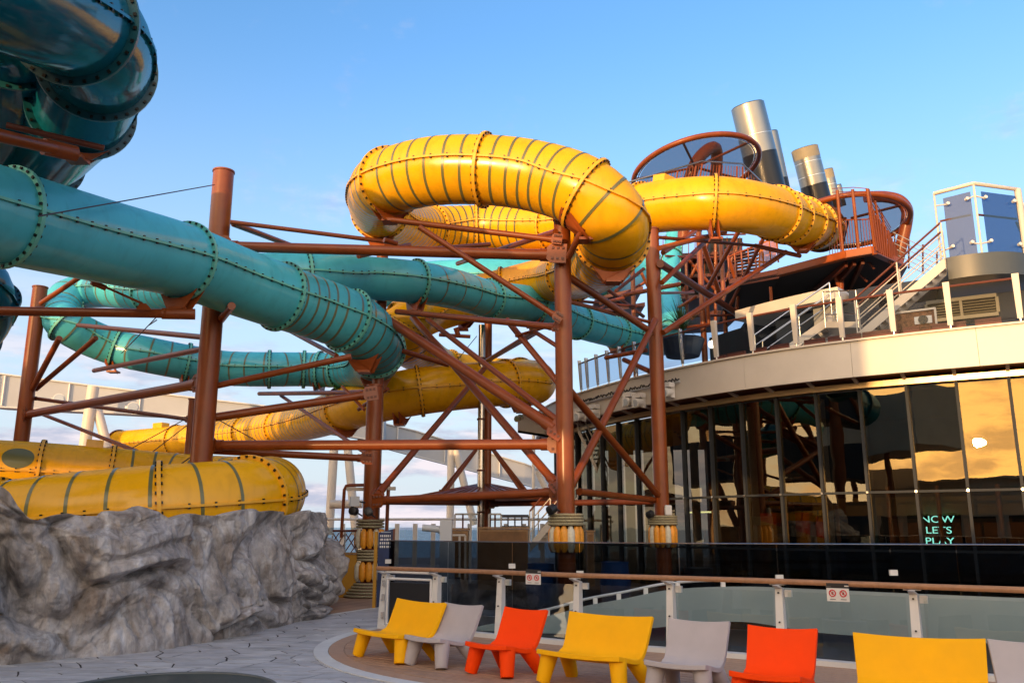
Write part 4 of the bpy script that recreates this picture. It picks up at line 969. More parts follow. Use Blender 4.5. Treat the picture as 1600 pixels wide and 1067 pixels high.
# ------------------------------------------------------------ upper deck railing
rl = thing('upper_deck_railing', 'smoked glass railing with tapered cream posts along the upper deck above the cream fascia', 'railing', (10, 22, FZ1))
posts = [(1627, 0), (1512, 0), (1418, 0), (1335, 0), (1259, 0), (1189, 0), (1130, 0), (1075, 1), (1034, 1), (1000, 2), (975, 2), (955, 2), (938, 2), (922, 2), (911, 2)]
ss = [s_at_px(p_, .84) for p_, k in posts]
for (px, k), s in zip(posts, ss):
    a, b = fpos(s, .84, FZ1+.05), fpos(s, .90, FZ1+1.22); d = (b-a)
    t_ = (fpos(s+.1)-fpos(s-.1)).normalized(); w = .075 if k == 0 else .03; n_ = Vector((-t_.y, t_.x, 0))
    mb = MB(); a2 = a+Vector((0, 0, .10))
    v = [a2+t_*sx*w*.8+n_*sy*.04 for sx, sy in ((-1, -1), (1, -1), (1, 1), (-1, 1))]+[b+t_*sx*w+n_*sy*.06 for sx, sy in ((-1, -1), (1, -1), (1, 1), (-1, 1))]
    mb.add(v, [(3, 2, 1, 0), (4, 5, 6, 7), (0, 1, 5, 4), (1, 2, 6, 5), (2, 3, 7, 6), (3, 0, 4, 7)])
    make('post', mb, 'beige' if k == 0 else 'chrome', rl); make('post_foot', MB().cyl(a, a2+d*.05, .025), 'chrome', rl)
for i, (s0, s1) in enumerate(zip(ss, ss[1:])):
    a, b = min(s0, s1), max(s0, s1); m_ = max(1, int((b-a)/1.3))
    g_ = 'uglass'
    for q in range(m_):
        u, v_ = a+(b-a)*q/m_+.03, a+(b-a)*(q+1)/m_-.03
        make('glass_pane', ribbon([(.80, FZ1+.14), (.815, FZ1+.14), (.845, FZ1+1.10), (.83, FZ1+1.10)], u, v_, 3), g_, rl)
hp = [fpos(ss[0]+(ss[-1]-ss[0])*i/90, .80, FZ1+1.14) for i in range(91)]
make('handrail', MB().path(hp, .032, 8), 'dsteel', rl, smooth=True)
# planter boxes / low russet backs behind the railing
for i, (pa_, pb_) in enumerate(((1552, 1594), (1482, 1536), (1436, 1462), (1370, 1430), (1312, 1356), (1218, 1248), (1190, 1212), (1150, 1178), (1345, 1366), (1274, 1308), (1130, 1146))):
    a, b = s_at_px(pb_, -.5), s_at_px(pa_, -.5); a, b = min(a, b), max(a, b)
    where = ['in the right corner under the glass booth', 'just left of the right corner', 'in front of the framed screen, narrow one', 'in front of the framed screen, wide one', 'near the foot of the cream stairs', 'brightest one, between the first two tapered posts', 'small one beside the second tapered post', 'between the first and second tapered posts', 'small one at the stair foot', 'below the landing door', 'smallest, by the first tapered post'][i]
    mb = ribbon([(-.55, FZ1-.05), (-.45, FZ1-.05), (-.42, FZ1+.50), (-.52, FZ1+.50)], a, b, 4)
    make('seat_back', mb, 'brownbox', label='russet low bench back behind the upper railing, '+where, cat='bench', group='russet benches behind the upper railing')
# rear wall of the upper deck with louvre grille
WZ = 9.0
wl_ = thing('upper_deck_wall', 'dark blue-grey wall behind the upper deck with a cream roof slab', 'wall', (14, 24, FZ1))
make('wall_panel', ribbon([(-2.5, FZ1-.05), (-2.4, FZ1-.05), (-2.4, 8.02), (-2.5, 8.02)], S0, s_at_px(1352, -2.4), 50), 'dark', wl_)
make('wall_panel', ribbon([(-3.9, FZ1-.05), (-3.8, FZ1-.05), (-3.8, WZ-.1), (-3.9, WZ-.1)], s_at_px(1400, -3.8), s_at_px(1230, -3.8), 30), 'dark', wl_)
make('wall_panel', ribbon([(-4.7, FZ1-.05), (-4.6, FZ1-.05), (-4.6, WZ-.1), (-4.7, WZ-.1)], s_at_px(1230, -3.6)+.05, s_at_px(1085, -3.6), 30), 'black', wl_)
make('roof_slab', ribbon([(-5.5, WZ-.35), (-2.9, WZ-.35), (-2.9, WZ), (-5.5, WZ)], s_at_px(1335, -2.9), s_at_px(1165, -2.9), 40), 'fascia', wl_)
make('roof_deck', ribbon([(-7.5, WZ-.30), (-3.5, WZ-.30), (-3.5, WZ-.02), (-7.5, WZ-.02)], S0, s_at_px(1340, -2.9)-.05, 40), 'dark', wl_)
def on_wall(px, py, off):
    s = s_at_px(px, off); q = fpos(s, off, 0); q.z = V(px, py, q.y).z; return s, q
(sa, qa), (sb, qb) = on_wall(1478, 455, -2.3), on_wall(1592, 440, -2.3)
zlo, zhi = V(1540, 496, fpos((sa+sb)/2, -2.3).y).z, min(7.95, V(1540, 439, fpos((sa+sb)/2, -2.3).y).z)
lv = thing('louvre_grille', 'olive beige double louvre grille on the dark wall under the glass booth', 'louvre grille', fpos((sa+sb)/2, -2.3, zlo))
a, b = min(sa, sb), max(sa, sb)
for z_ in (zlo, zhi): make('frame', ribbon([(-2.39, z_-.05), (-2.27, z_-.05), (-2.27, z_+.05), (-2.39, z_+.05)], a, b, 6), 'louver', lv)
for s in (a, (a+b)/2, b): make('frame', ribbon([(-2.39, zlo+.05), (-2.275, zlo+.05), (-2.275, zhi-.05), (-2.39, zhi-.05)], s-.04, s+.04, 1), 'louver', lv)
k = int((zhi-zlo-.1)/.075)
for i in range(k):
    z_ = zlo+.08+(zhi-zlo-.14)*i/k
    for u, v_ in ((a+.05, (a+b)/2-.05), ((a+b)/2+.05, b-.05)): make('slat', ribbon([(-2.38, z_+.045), (-2.30, z_), (-2.29, z_+.012), (-2.37, z_+.06)], u, v_, 2), 'louver', lv)
s, q = on_wall(1312, 490, -3.4); sb_, q2 = on_wall(1290, 490, -3.4); 
dr = thing('locker_door', 'grey-beige door beside the stair landing behind the upper railing', 'door', fpos(s, -3.4, FZ1))
make('door_leaf', ribbon([(-3.55, FZ1), (-3.5, FZ1), (-3.5, V(1312, 466, q.y).z), (-3.55, V(1312, 466, q.y).z)], min(s_at_px(1330, -3.5), s_at_px(1291, -3.5)), max(s_at_px(1330, -3.5), s_at_px(1291, -3.5)), 3), 'farship', dr)
make('handle', MB().box(fpos(s_at_px(1298, -3.4), -3.44, FZ1+1.0), (.05, .06, .14)), 'chrome', dr)
# framed screen with russet brick pattern
fr = C(1427, 505, 22.6); t = thing('framed_screen', 'white framed small screen with a mottled russet panel behind a cream post', 'screen', (fr.x, fr.y, FZ1))
w_, h_ = 62*22.6/F, 34*22.6/F; c = Vector((fr.x, fr.y, fr.z)); Rz = Matrix.Rotation(math.radians(-33), 3, 'Z')
make('panel', MB().box(c, (w_, .05, h_), R=Rz), mat('mottled_russet', (.22, .10, .05), .7, noise_amt=.8, nscale=12), t)
for dx, dz, sx, sz in ((0, h_/2+.03, w_+.1, .05), (-w_/2-.03, -.1, .05, h_+.2), (w_/2+.03, -.1, .05, h_+.2)): make('frame_bar', MB().box(c+Rz @ Vector((dx, -.05, dz)), (sx, .05, sz), R=Rz), 'beige', t)
make('oval_emblem', MB().lathe([(.12, 0), (.12, .02)], c+Rz @ Vector((.25, -.06, .05)), 16, Rz @ Vector((0, -1, 0))), 'blackp', t); make('emblem_plate', MB().box(c+Rz @ Vector((.25, -.035, .05)), (.42, .02, .2), R=Rz), 'white', t)

# ------------------------------------------------------------ cream stairs to the booth
def stairs(name, label, a, b, width_v, n, rails, mst='beige', h=.24, rail_h=(.35, .68, 1.0), mrail='beige', top='dsteel'):
    t = thing(name, label, 'stairs', a); side = Vector(width_v); d = b-a; dh = d.normalized()
    for k, off in enumerate((Vector(), side)):
        mb = MB(); mb.prism([a+off-Vector((0, 0, h)), b+off-Vector((0, 0, h)), b+off+Vector((0, 0, .04)), a+off+Vector((0, 0, .04))], side.normalized()*.05); make('stringer', mb, mst, t)
    for i in range(n):
        p = a+d*((i+.5)/n)+side.normalized()*.055; q = side-side.normalized()*.06
        go = Vector((d.x, d.y, 0)).normalized()*(Vector((d.x, d.y, 0)).length/n*.85)
        make('tread', MB().prism([p-go/2-Vector((0, 0, .08)), p-go/2+q-Vector((0, 0, .08)), p+go/2+q-Vector((0, 0, .08)), p+go/2-Vector((0, 0, .08))], (0, 0, .05)), mst, t)
    if rails:
        for off in (Vector(), side):
            for k, z_ in enumerate(rail_h): make('handrail' if k == len(rail_h)-1 else 'rail_bar', MB().cyl(a+off+Vector((0, 0, z_)), b+off+Vector((0, 0, z_)), .028 if k == len(rail_h)-1 else .015, n=8), top if k == len(rail_h)-1 else mrail, t, smooth=True)
            m_ = max(2, int(d.length/1.1))
            for i in range(m_+1):
                p = a+d*i/m_+off; make('rail_post', MB().cyl(p, p+Vector((0, 0, rail_h[-1])), .022, n=8), mrail, t, smooth=True)
    return t
sa_ = C(1340, 522, 23.3); sb_ = C(1476, 405, 22.1)
stairs('cream_stairs', 'cream metal stairs climbing right to the glass booth above the upper deck', sa_, sb_, (.35, .62, 0), 13, True)
a = C(1182, 572, 25.5); b = C(1300, 492, 25.5)
stairs('lower_cream_stairs', 'lower cream stair flight seen through the smoked railing glass', Vector((a.x, a.y, FZ1)), b, (.5, .9, 0), 9, True, mrail='chrome', top='chrome')
la = C(1290, 512, 25.2); lb = C(1342, 512, 24.2); t = thing('stair_landing', 'cream landing between the two flights of upper deck stairs', 'landing', la)
make('landing_slab', MB().prism([la, lb, lb+Vector((.6, 1.0, 0)), la+Vector((.6, 1.0, 0))], (0, 0, .18)), 'beige', t)
for z_ in (.4, .75, 1.1): make('rail_bar', MB().cyl(la+Vector((0, 0, z_)), lb+Vector((0, 0, z_)), .018, n=8), 'chrome', t)
for f in (0, .5, 1): p = la.lerp(lb, f); make('rail_post', MB().cyl(p, p+Vector((0, 0, 1.1)), .02, n=8), 'chrome', t)
# ------------------------------------------------------------ glass booth on a rounded slab, top right
z1_, z0_ = 10.25, 8.72
def Z(px, py, z_): return G(px, py, z_) if abs(ray(px, py).z) > 1e-6 else None
bc = [C(1459, 301, 23.4), C(1521, 288, 22.7), C(1590, 297, 23.1)]
zt = sum(p.z for p in bc)/3
bc = [Vector((p.x, p.y, zt)) for p in bc]; bc.append(bc[0]+(bc[2]-bc[1])*1.1+Vector((1.2, 2.0, 0)))
t = thing('glass_booth', 'blue glass lookout booth with cream tube frame on a rounded slab at the upper right', 'booth', (bc[1].x+1, bc[1].y+1, 8))
base = [Vector((p.x, p.y, V(1521, 388, p.y).z)) for p in bc]; zb = V(1500, 395, bc[1].y).z
make('top_rail', MB().path([bc[0], bc[1], bc[2], bc[2]+Vector((1.5, 2.2, 0))], .055, 10), 'beige', t, smooth=True, auto=50)
for i, (p, w) in enumerate(zip(bc[:3], (.028, .028, .09))): make('frame_post', MB().cyl(p, (p.x, p.y, zb-.1), w, n=12), 'beige', t, smooth=True)
for i, (p, q, g_) in enumerate(((bc[0], bc[1], 'gglass'), (bc[1], bc[2], 'bglass'), (bc[2], bc[2]+Vector((1.5, 2.2, 0)), 'bglass'))):
    d = (q-p); u = d.normalized(); w0 = .22 if i < 2 else .3
    a_, b_ = p+u*w0, q-u*(.10)
    make('glass_pane', MB().prism([Vector((a_.x, a_.y, zb)), Vector((b_.x, b_.y, zb)), Vector((b_.x, b_.y, zt-.20)), Vector((a_.x, a_.y, zt-.20))], (.0, .012, 0)), g_, t)
    make('handrail', MB().cyl(a_+Vector((-.1, .10, -.82)), b_+Vector((0, .10, -.82)), .03, n=8), 'dsteel', t)
    for z_ in (zt-.35, zb+.25):
        for e, sg in ((p, 1), (q, -1)):
            c0 = Vector((e.x, e.y, z_)); c1 = c0+u*sg*.26+Vector((0, -.06, -.06 if z_ > zt-1 else .06)); make('glass_clamp', MB().cyl(c0, c1, .022, n=8), 'beige', t); make('clamp_disc', MB().lathe([(.045, 0), (.045, .09)], c1, 12, (0, -1, .1)), 'white', t)
# rounded slab
sl = []
p0, p1, p2 = bc[0], bc[1], bc[2]
for i in range(13):
    f = i/12; sl.append(((1-f)**2*(p0+Vector((-.05, -.35, 0)))+2*f*(1-f)*(p1+Vector((.55, -.75, 0)))+f*f*(p2+Vector((.35, .05, 0)))))
sl = sl+[p2+Vector((2.4, 3.2, 0)), p0+Vector((1.6, 3.6, 0))]
make('rounded_slab', MB().prism([Vector((p.x, p.y, zb-.62)) for p in sl], (0, 0, .60)), mat('dark_slate_slab_paint', (.045, .055, .062), .3, noise_amt=.1, nscale=1), t, smooth=True, auto=30)

# ------------------------------------------------------------ launch platform
zc_ = 30.0
pf = [C(1142, 446, 33), C(1216, 411, 30.5), C(1322, 392, 28.5), C(1363, 397, 28), C(1412, 428, 29), C(1430, 420, 34), C(1180, 400, 40)]
zp = sum(p.z for p in pf[1:4])/3
t = thing('launch_platform', 'rust-orange steel launch platform with railings where the yellow slide starts', 'platform', (pf[2].x, pf[2].y, 8))
o1 = [Vector((pf[1].x, pf[1].y, zp)), Vector((pf[2].x, pf[2].y, zp)), Vector((pf[3].x, pf[3].y, zp)), Vector((pf[4].x+.1, pf[4].y+.3, zp)), Vector((pf[4].x+2, pf[4].y+7, zp)), Vector((pf[1].x+1, pf[1].y+9, zp))]
make('platform_deck', MB().prism([p+Vector((0, 0, -.22)) for p in o1], (0, 0, .20)), 'black', t)
for i, (p, q) in enumerate(zip(o1[:4], o1[1:5])):
    d = (q-p).normalized(); nn = Vector((d.y, -d.x, 0))*.06
    make('edge_beam', MB().prism([p-Vector((0, 0, .24))+nn, q-Vector((0, 0, .24))+nn, q+nn+Vector((0, 0, .02)), p+nn+Vector((0, 0, .02))], -nn*2), 'steel2', t)
    make('edge_flange', MB().prism([p-Vector((0, 0, .28))+nn*3, q-Vector((0, 0, .28))+nn*3, q-nn-Vector((0, 0, .28)), p-nn-Vector((0, 0, .28))], (0, 0, .035)), 'steel', t)
for i in range(3):
    f = (i+.8)/4; p, q = o1[1].lerp(o1[2], f), o1[5].lerp(o1[4], f)
    make('joist', MB().box(((p+q)/2)-Vector((0, 0, .32)), ((p-q).length*.9, .10, .18), math.atan2((q-p).y, (q-p).x)), 'dsteel', t)
# sloping walkway continuing down to the left
w0, w1 = o1[0], C(1140, 448, 33)
make('walkway_beam', MB().prism([w1, w1+Vector((0, 0, .3)), w0+Vector((0, 0, .02)), w0-Vector((0, 0, .32))], (.02, .12, 0)), 'steel2', t)
make('walkway_deck', MB().prism([w1, w0-Vector((0, 0, .28)), w0+Vector((1, 6, -.28)), w1+Vector((1, 6, 0))], (0, 0, .12)), 'black', t)
for i in range(8):
    f = i/7; p = w1.lerp(w0, f)+Vector((0, -.02, .25)); make('rail_post', MB().cyl(p, p+Vector((0, 0, 1.0)), .03, n=6), 'steel2', t)
for z_ in (1.2,): make('handrail', MB().cyl(w1+Vector((0, 0, z_)), w0+Vector((0, 0, z_)), .035, n=8), 'steel2', t)
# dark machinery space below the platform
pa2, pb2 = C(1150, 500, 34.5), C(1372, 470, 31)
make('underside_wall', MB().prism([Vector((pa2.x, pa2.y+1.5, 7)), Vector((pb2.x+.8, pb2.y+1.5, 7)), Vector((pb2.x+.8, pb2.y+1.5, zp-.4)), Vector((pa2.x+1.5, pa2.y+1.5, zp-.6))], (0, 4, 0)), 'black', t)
def ldr(t, px0, py0, px1, py1, zc, w, m='steel2', n='support_post'): make(n, MB().cyl(C(px0, py0, zc), C(px1, py1, zc), w*zc/F/2, n=10), m, t, smooth=True)
ldr(t, 1301, 420, 1313, 452, 30.5, 7); ldr(t, 1314, 428, 1314, 455, 30.5, 9); ldr(t, 1204, 448, 1206, 478, 31, 5); ldr(t, 1285, 402, 1312, 425, 30, 5, 'dsteel'); ldr(t, 1312, 400, 1355, 440, 30, 4, 'dsteel'); ldr(t, 1345, 396, 1366, 420, 29, 4, 'dsteel')
# railings: balusters along the front edge
def rail(t, p, q, h, n, m='steel', r=.018, bars=(), top=True, posts=0, pr=.04, topm=None):
    for i in range(n+1):
        b = p.lerp(q, i/n); make('baluster', MB().cyl(b, b+Vector((0, 0, h)), r, n=6), m, t)
    if top: make('handrail', MB().cyl(p+Vector((0, 0, h)), q+Vector((0, 0, h)), r*1.9, n=8), topm or m, t)
    for z_ in bars: make('rail_bar', MB().cyl(p+Vector((0, 0, z_)), q+Vector((0, 0, z_)), r*.9, n=6), m, t)
    for i in range(posts):
        b = p.lerp(q, i/max(1, posts-1)); make('rail_post', MB().cyl(b-Vector((0, 0, .35)), b+Vector((0, 0, h+.12)), pr, n=8), m, t)
fa_ = o1[1].lerp(o1[2], .70); fb_ = o1[2]
rail(t, C(1297, 400, 29.4), C(1362, 400, 28.6), 1.30, 15, r=.013)
for a_, b_, zc3 in (((1318, 405), (1308, 297), 28.6), ((1343, 403), (1332, 296), 28.3), ((1368, 400), (1355, 295), 28.2)): make('tall_post', MB().cyl(C(*a_, zc3), C(*b_, zc3), .055, n=8), 'steel', t)
for y_ in (292, 298, 304): make('rail_bar', MB().path([C(1300, y_+3, 29.5), C(1333, y_+1, 28.3), C(1355, y_+3, 28.2)], .014, 5), 'steel', t)
# slatted rust-brown side panel sweeping down at the right of the platform
sp_ = [(1358, 322, 1368, 392), (1372, 343, 1378, 400), (1386, 360, 1388, 410), (1394, 378, 1396, 418), (1399, 392, 1400, 425)]
for i in range(13):
    f = i/12*4; k = min(int(f), 3); f -= k; c0, c1 = sp_[k], sp_[k+1]; r_ = [c0[j]+(c1[j]-c0[j])*f for j in range(4)]
    zc2 = 28+i*.11; a_, b_ = C(r_[0], r_[1], zc2), C(r_[2], r_[3], zc2)
    make('side_slat', MB().prism([a_, a_+Vector((.055, .02, 0)), b_+Vector((.055, .02, 0)), b_], (.02, -.03, 0)), 'steel', t)
# ladder-like mesh railing above the panel
for k in range(3):
    pts_ = [C(1357+k*10, 296+k*18, 28.4+k*.4), C(1366+k*10, 345+k*14, 28.4+k*.4)]
    make('rail_post', MB().cyl(pts_[0], pts_[1], .04, n=6), 'steel', t)
for i in range(9):
    make('rail_bar', MB().cyl(C(1357, 299+i*5.2, 28.4), C(1392, 356+i*5, 29.6), .014, n=5), 'steel', t)
# blue-grey railings beyond (stairs down to the right)
for i in range(6): make('rail_bar', MB().cyl(C(1395, 363+i*8, 30), C(1475, 402+i*8, 27), .014, n=5), 'gantry', t)
for k in range(4): make('rail_post', MB().cyl(C(1398+k*22, 362+k*10, 30-k*.7), C(1398+k*22, 412+k*8, 30-k*.7), .03, n=6), 'dsteel', t)
# dark landings, ramps and equipment filling the tower framework
tc_ = thing('launch_tower_core', 'dark stair landings and equipment boxes packed inside the launch tower framework', 'stair tower', C(1095, 500, 42))
for (x0, y0, x1, y1, zc4, th) in ((1036, 402, 1165, 396, 42, 5), (1040, 436, 1180, 428, 42, 5), (1040, 468, 1165, 462, 42, 5), (930, 470, 1005, 452, 40, 5), (935, 490, 1008, 478, 40, 6), (1036, 496, 1160, 490, 42, 7)):
    a_, b_ = C(x0, y0, zc4), C(x1, y1, zc4); make('landing_slab', MB().prism([a_, b_, b_+Vector((0, 4, 0)), a_+Vector((0, 4, 0))], (0, 0, th*zc4/F)), 'dsteel', tc_)
for (x0, y0, x1, y1) in ((1085, 405, 1128, 434), (1110, 372, 1160, 398), (1060, 440, 1100, 466), (1125, 440, 1172, 466), (950, 455, 985, 486)):
    make('equipment_box', MB().prism([C(x0, y1, 43), C(x1, y1, 43), C(x1, y0, 43), C(x0, y0, 43)], (0, 1.5, 0)), 'black', tc_)
rr = random.Random(21)
for k in range(26):
    x0 = 1036+k*5; y0 = 432 if k % 2 else 398; make('baluster', MB().cyl(C(x0, y0, 41.8), C(x0, y0-28, 41.8), .02, n=5), 'steel', tc_)
for (x0, y0, x1, y1, w) in ((1036, 370, 1165, 366, 3), (1036, 404, 1170, 400, 3), (1045, 500, 1110, 372, 5), (1160, 500, 1070, 400, 5), (1080, 500, 1160, 430, 4), (940, 492, 1008, 440, 4), (1060, 366, 1060, 505, 5), (1118, 366, 1118, 505, 5), (1150, 370, 1150, 500, 5)):
    make('brace', MB().cyl(C(x0, y0, 41.5), C(x1, y1, 41.5), w*41/F/2, n=8), 'steel' if w > 3 else 'dsteel', tc_, smooth=True)
# open stair with pale treads seen in the framework below the platform
st_ = thing('open_stair', 'open grated stair with pale sky showing between treads in the launch tower', 'stairs', C(1170, 430, 41))
for i in range(8):
    z_ = i*5.2; make('tread', MB().prism([C(1136+i*2, 431-z_, 41), C(1186, 424-z_, 40), C(1186, 422-z_, 40), C(1136+i*2, 429-z_, 41)], (0, .25, 0)), 'dsteel', st_)
for a_, b_ in (((1134, 440), (1150, 380)), ((1186, 435), (1188, 380))): make('stringer', MB().cyl(C(*a_, 40), C(*b_, 40), .05, n=6), 'steel', st_)
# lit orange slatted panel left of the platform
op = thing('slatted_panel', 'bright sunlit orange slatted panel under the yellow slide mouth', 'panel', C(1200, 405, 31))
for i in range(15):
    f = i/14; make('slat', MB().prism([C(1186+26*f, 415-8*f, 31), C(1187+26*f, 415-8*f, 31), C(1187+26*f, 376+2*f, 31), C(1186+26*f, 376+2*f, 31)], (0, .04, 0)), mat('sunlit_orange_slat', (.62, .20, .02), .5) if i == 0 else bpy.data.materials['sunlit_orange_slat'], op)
# upper landing railing behind the slide top, under the oval shade
ur = thing('upper_landing_railing', 'rust-red balustrade with steel handrail just above the yellow slide top', 'railing', C(1100, 275, 31.5))
L_ = [C(975, 291, 32), C(1092, 274, 31.2), C(1160, 280, 32), C(1196, 300, 33)]; hs = [0.02, .52, .48, .35]
tp = [C(975, 287, 32), C(1097, 252, 31.2), C(1160, 256, 32), C(1190, 285, 33)]
make('handrail', MB().path(tp, .035, 8), 'chrome', ur, smooth=True)
for i in range(3):
    n_ = (26, 14, 7)[i]
    for k in range(n_):
        f = k/n_; a_, b_ = L_[i].lerp(L_[i+1], f), tp[i].lerp(tp[i+1], f)
        make('baluster', MB().cyl(a_-Vector((0, 0, .25)), b_-Vector((0, 0, .12)), .012 if k % 6 else .035, n=5), 'steel', ur)

# ------------------------------------------------------------ oval shade sails
def shade(name, label, cpx, zc, rx, tilt, roll, spokes, zrot=0):
    c = C(*cpx, zc); r = rx*zc/F
    Rm = Matrix.Rotation(math.radians(roll), 3, 'Y') @ Matrix.Rotation(math.radians(tilt), 3, 'X')
    t = thing(name, label, 'shade canopy', c)
    pt = lambda a, q, h=0: c+Rm @ Vector((q*math.cos(a), q*math.sin(a), h))
    make('rim_tube', MB().path([pt(a*PI/32, r) for a in range(64)], .10, 10, True), 'steel', t, smooth=True)
    make('inner_hoop', MB().path([pt(a*PI/32, r*.93) for a in range(64)], .025, 6, True), 'chrome', t, smooth=True)
    mb = MB(); mb.v = [pt(a*PI/24, r*.91) for a in range(48)]; mb.f = [tuple(range(48))]
    make('mesh_sheet', mb, 'mesh', t)
    lc = MB()
    for i in range(70): a = 2*PI*i/70; lc.cyl(pt(a, r*.93), pt(a+.03, r*.985), .010, n=4)
    make('lacing', lc, 'white', t, kind='stuff')
    for i in range(spokes): a = 2*PI*(i+.2)/spokes+zrot; make('spoke', MB().cyl(pt(a, .1, .12), pt(a, r*.98, .04), .05, n=8), 'steel', t, smooth=True)
    return t, pt, r
t1_, pt1, r1_ = shade('oval_shade', 'left oval grey mesh shade with rust rim in front of the tallest funnel', (1087, 266), 33, 98, -7, -8, 5, .3)
mb = MB(); ms = [pt1(1.05, r1_*.98), C(1118, 232, 34.2), C(1090, 250, 33.4), C(1076, 285, 33.4), C(1070, 330, 33.4), C(1068, 380, 33.4)]
make('curved_mast', MB().path([p for p, q in catmull(ms, 6)], .24, 12), 'steel', t1_, smooth=True)
t2_, pt2, r2_ = shade('oval_shade', 'right oval grey mesh shade held by a thick bent mast', (1326, 347), 31, 88, -7, 3, 3, .9)
ms = [C(1352, 308, 31), C(1384, 308, 31), C(1406, 314, 31), C(1417, 328, 31), C(1416, 350, 31), C(1408, 385, 31), C(1398, 430, 31), C(1392, 470, 31)]
make('bent_mast', MB().path([p for p, q in catmull(ms, 6)], .21, 14), 'steel', t2_, smooth=True)

# ------------------------------------------------------------ funnels
def funnel(label, top, bot, wt, wb, split, zc, seams=(), rimc=False):
    a, b = C(*bot, zc), C(*top, zc); rt, rb = wt*zc/F/2, wb*zc/F/2; d = b-a
    t = thing('funnel', label, 'funnel', a); m_ = a+d*split; rm = rb+(rt-rb)*split
    make('painted_base', MB().cyl(a-d*.3, m_, rb*1.01, rm*1.01, n=40), 'navy', t, smooth=True)
    make('metal_shell', MB().cyl(m_+d*.002, b, rm, rt, n=40), 'funnel', t, smooth=True)
    ax = d.normalized()
    for s_ in seams:
        q = a+d*s_; rr = rb+(rt-rb)*s_; make('seam_ring', MB().lathe([(rr*1.004, -.03), (rr*1.012, 0), (rr*1.004, .03)], q, 40, ax, caps=False), 'chrome', t, smooth=True)
    if rimc: make('top_band', MB().lathe([(rt*1.015, -.75), (rt*1.015, 0.02)], b, 40, ax), 'louver', t, smooth=True)
    make('mouth', MB().lathe([(rt*.93, 0), (rt*.93, .06)], b, 32, ax), 'black', t)
funnel('tallest brushed metal funnel with a navy lower part, leaning left', (1168, 166), (1199, 292), 51, 53, .40, 56, (.62,))
funnel('thin funnel hidden just behind the right edge of the tallest funnel', (1201, 208), (1219, 296), 28, 30, .18, 60)
funnel('second large metal funnel with riveted bands and tan rim', (1257, 233), (1277, 312), 40, 41, .28, 62, (.45, .72), True)
funnel('smaller metal funnel right behind the second large funnel', (1291, 266), (1302, 312), 20, 21, .1, 70, (.5,), True)
funnel('smallest distant tan funnel top at the right end of the row', (1308, 290), (1314, 315), 13, 13, .1, 76)

# ------------------------------------------------------------ dark glass barrier
bar_px = [(608, 843, 19.6), (700, 845, 18.2), (800, 846, 17.2), (905, 848, 16.4), (1060, 850, 15.6), (1213, 851, 15.0), (1390, 852, 14.6), (1600, 853, 14.2), (1760, 853, 14)]
btop = []
bb = []
for px, py, D in bar_px:
    r = ray(px, py); q = CAM+r*(D/r.y); bb.append(Vector((q.x, q.y, 0))); btop.append(q.z)
brr = thing('dark_glass_barrier', 'long dark glass barrier standing behind the wooden-topped balustrade', 'glass barrier', bb[3])
def seg_pts(P, d):
    out = []
    for a, b in zip(P, P[1:]):
        n = max(1, round((b-a).length/d)); out += [a.lerp(b, i/n) for i in range(n)]
    return out+[P[-1]]
bz = sum(btop)/len(btop)
bs = seg_pts(bb, 1.35)
for a, b in zip(bs, bs[1:]):
    u = (b-a).normalized(); n_ = Vector((u.y, -u.x, 0))
    make('glass_pane', MB().prism([a+u*.012+Vector((0, 0, .03)), b-u*.012+Vector((0, 0, .03)), b-u*.012+Vector((0, 0, bz)), a+u*.012+Vector((0, 0, bz))], n_*-.018), 'dglass', brr)
make('top_edge', MB().path([p+Vector((0, 0, bz+.008)) for p in bb], .012, 6), 'chrome', brr)
for k in (0, 2, 3, 5, 6, 8):
    if k < len(bs): 
        p = bs[min(k, len(bs)-1)]; make('glass_clamp', MB().box(p+Vector((0, -.05, 1.0-.1*(k % 2))), (.13, .04, .09)), 'white', brr)
# flat black sheet painted in for the dim lower lounge seen through the barrier
dm = MB()
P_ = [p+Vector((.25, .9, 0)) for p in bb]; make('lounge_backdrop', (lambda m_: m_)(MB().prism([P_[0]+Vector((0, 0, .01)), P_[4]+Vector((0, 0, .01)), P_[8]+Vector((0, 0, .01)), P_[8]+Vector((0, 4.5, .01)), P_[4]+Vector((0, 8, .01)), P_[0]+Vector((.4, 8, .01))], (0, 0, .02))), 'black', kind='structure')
for i, (px, D, h, m_) in enumerate(((845, 19, .95, 'blue2'), (960, 18.5, 1.0, 'blue2'), (700, 20, .6, 'blackp'), (1090, 18, .9, 'blackp'), (1180, 17.5, .7, 'blackp'), (1330, 16.5, .6, 'blackp'))):
    q = G(px, 900); r = ray(px, 850); q = CAM+r*(D/r.y)
    lab = ['blue barrel-shaped pot left of the front column behind the dark glass', 'blue barrel-shaped pot right of the front column behind the dark glass', 'low black tub behind the dark glass near the shower', 'black drum behind the dark glass left of the right column', 'black tub behind the dark glass, below the building corner', 'squat black tub behind the dark glass at right'][i]
    mb = MB(); mb.lathe([(.22, 0), (.30, .15*h), (.33, .6*h), (.28, .95*h), (.30, h), (.26, h), (.24, .9*h)], (q.x, q.y, .03), 24); make('pot', mb, m_, smooth=True, label=lab, cat='pot')

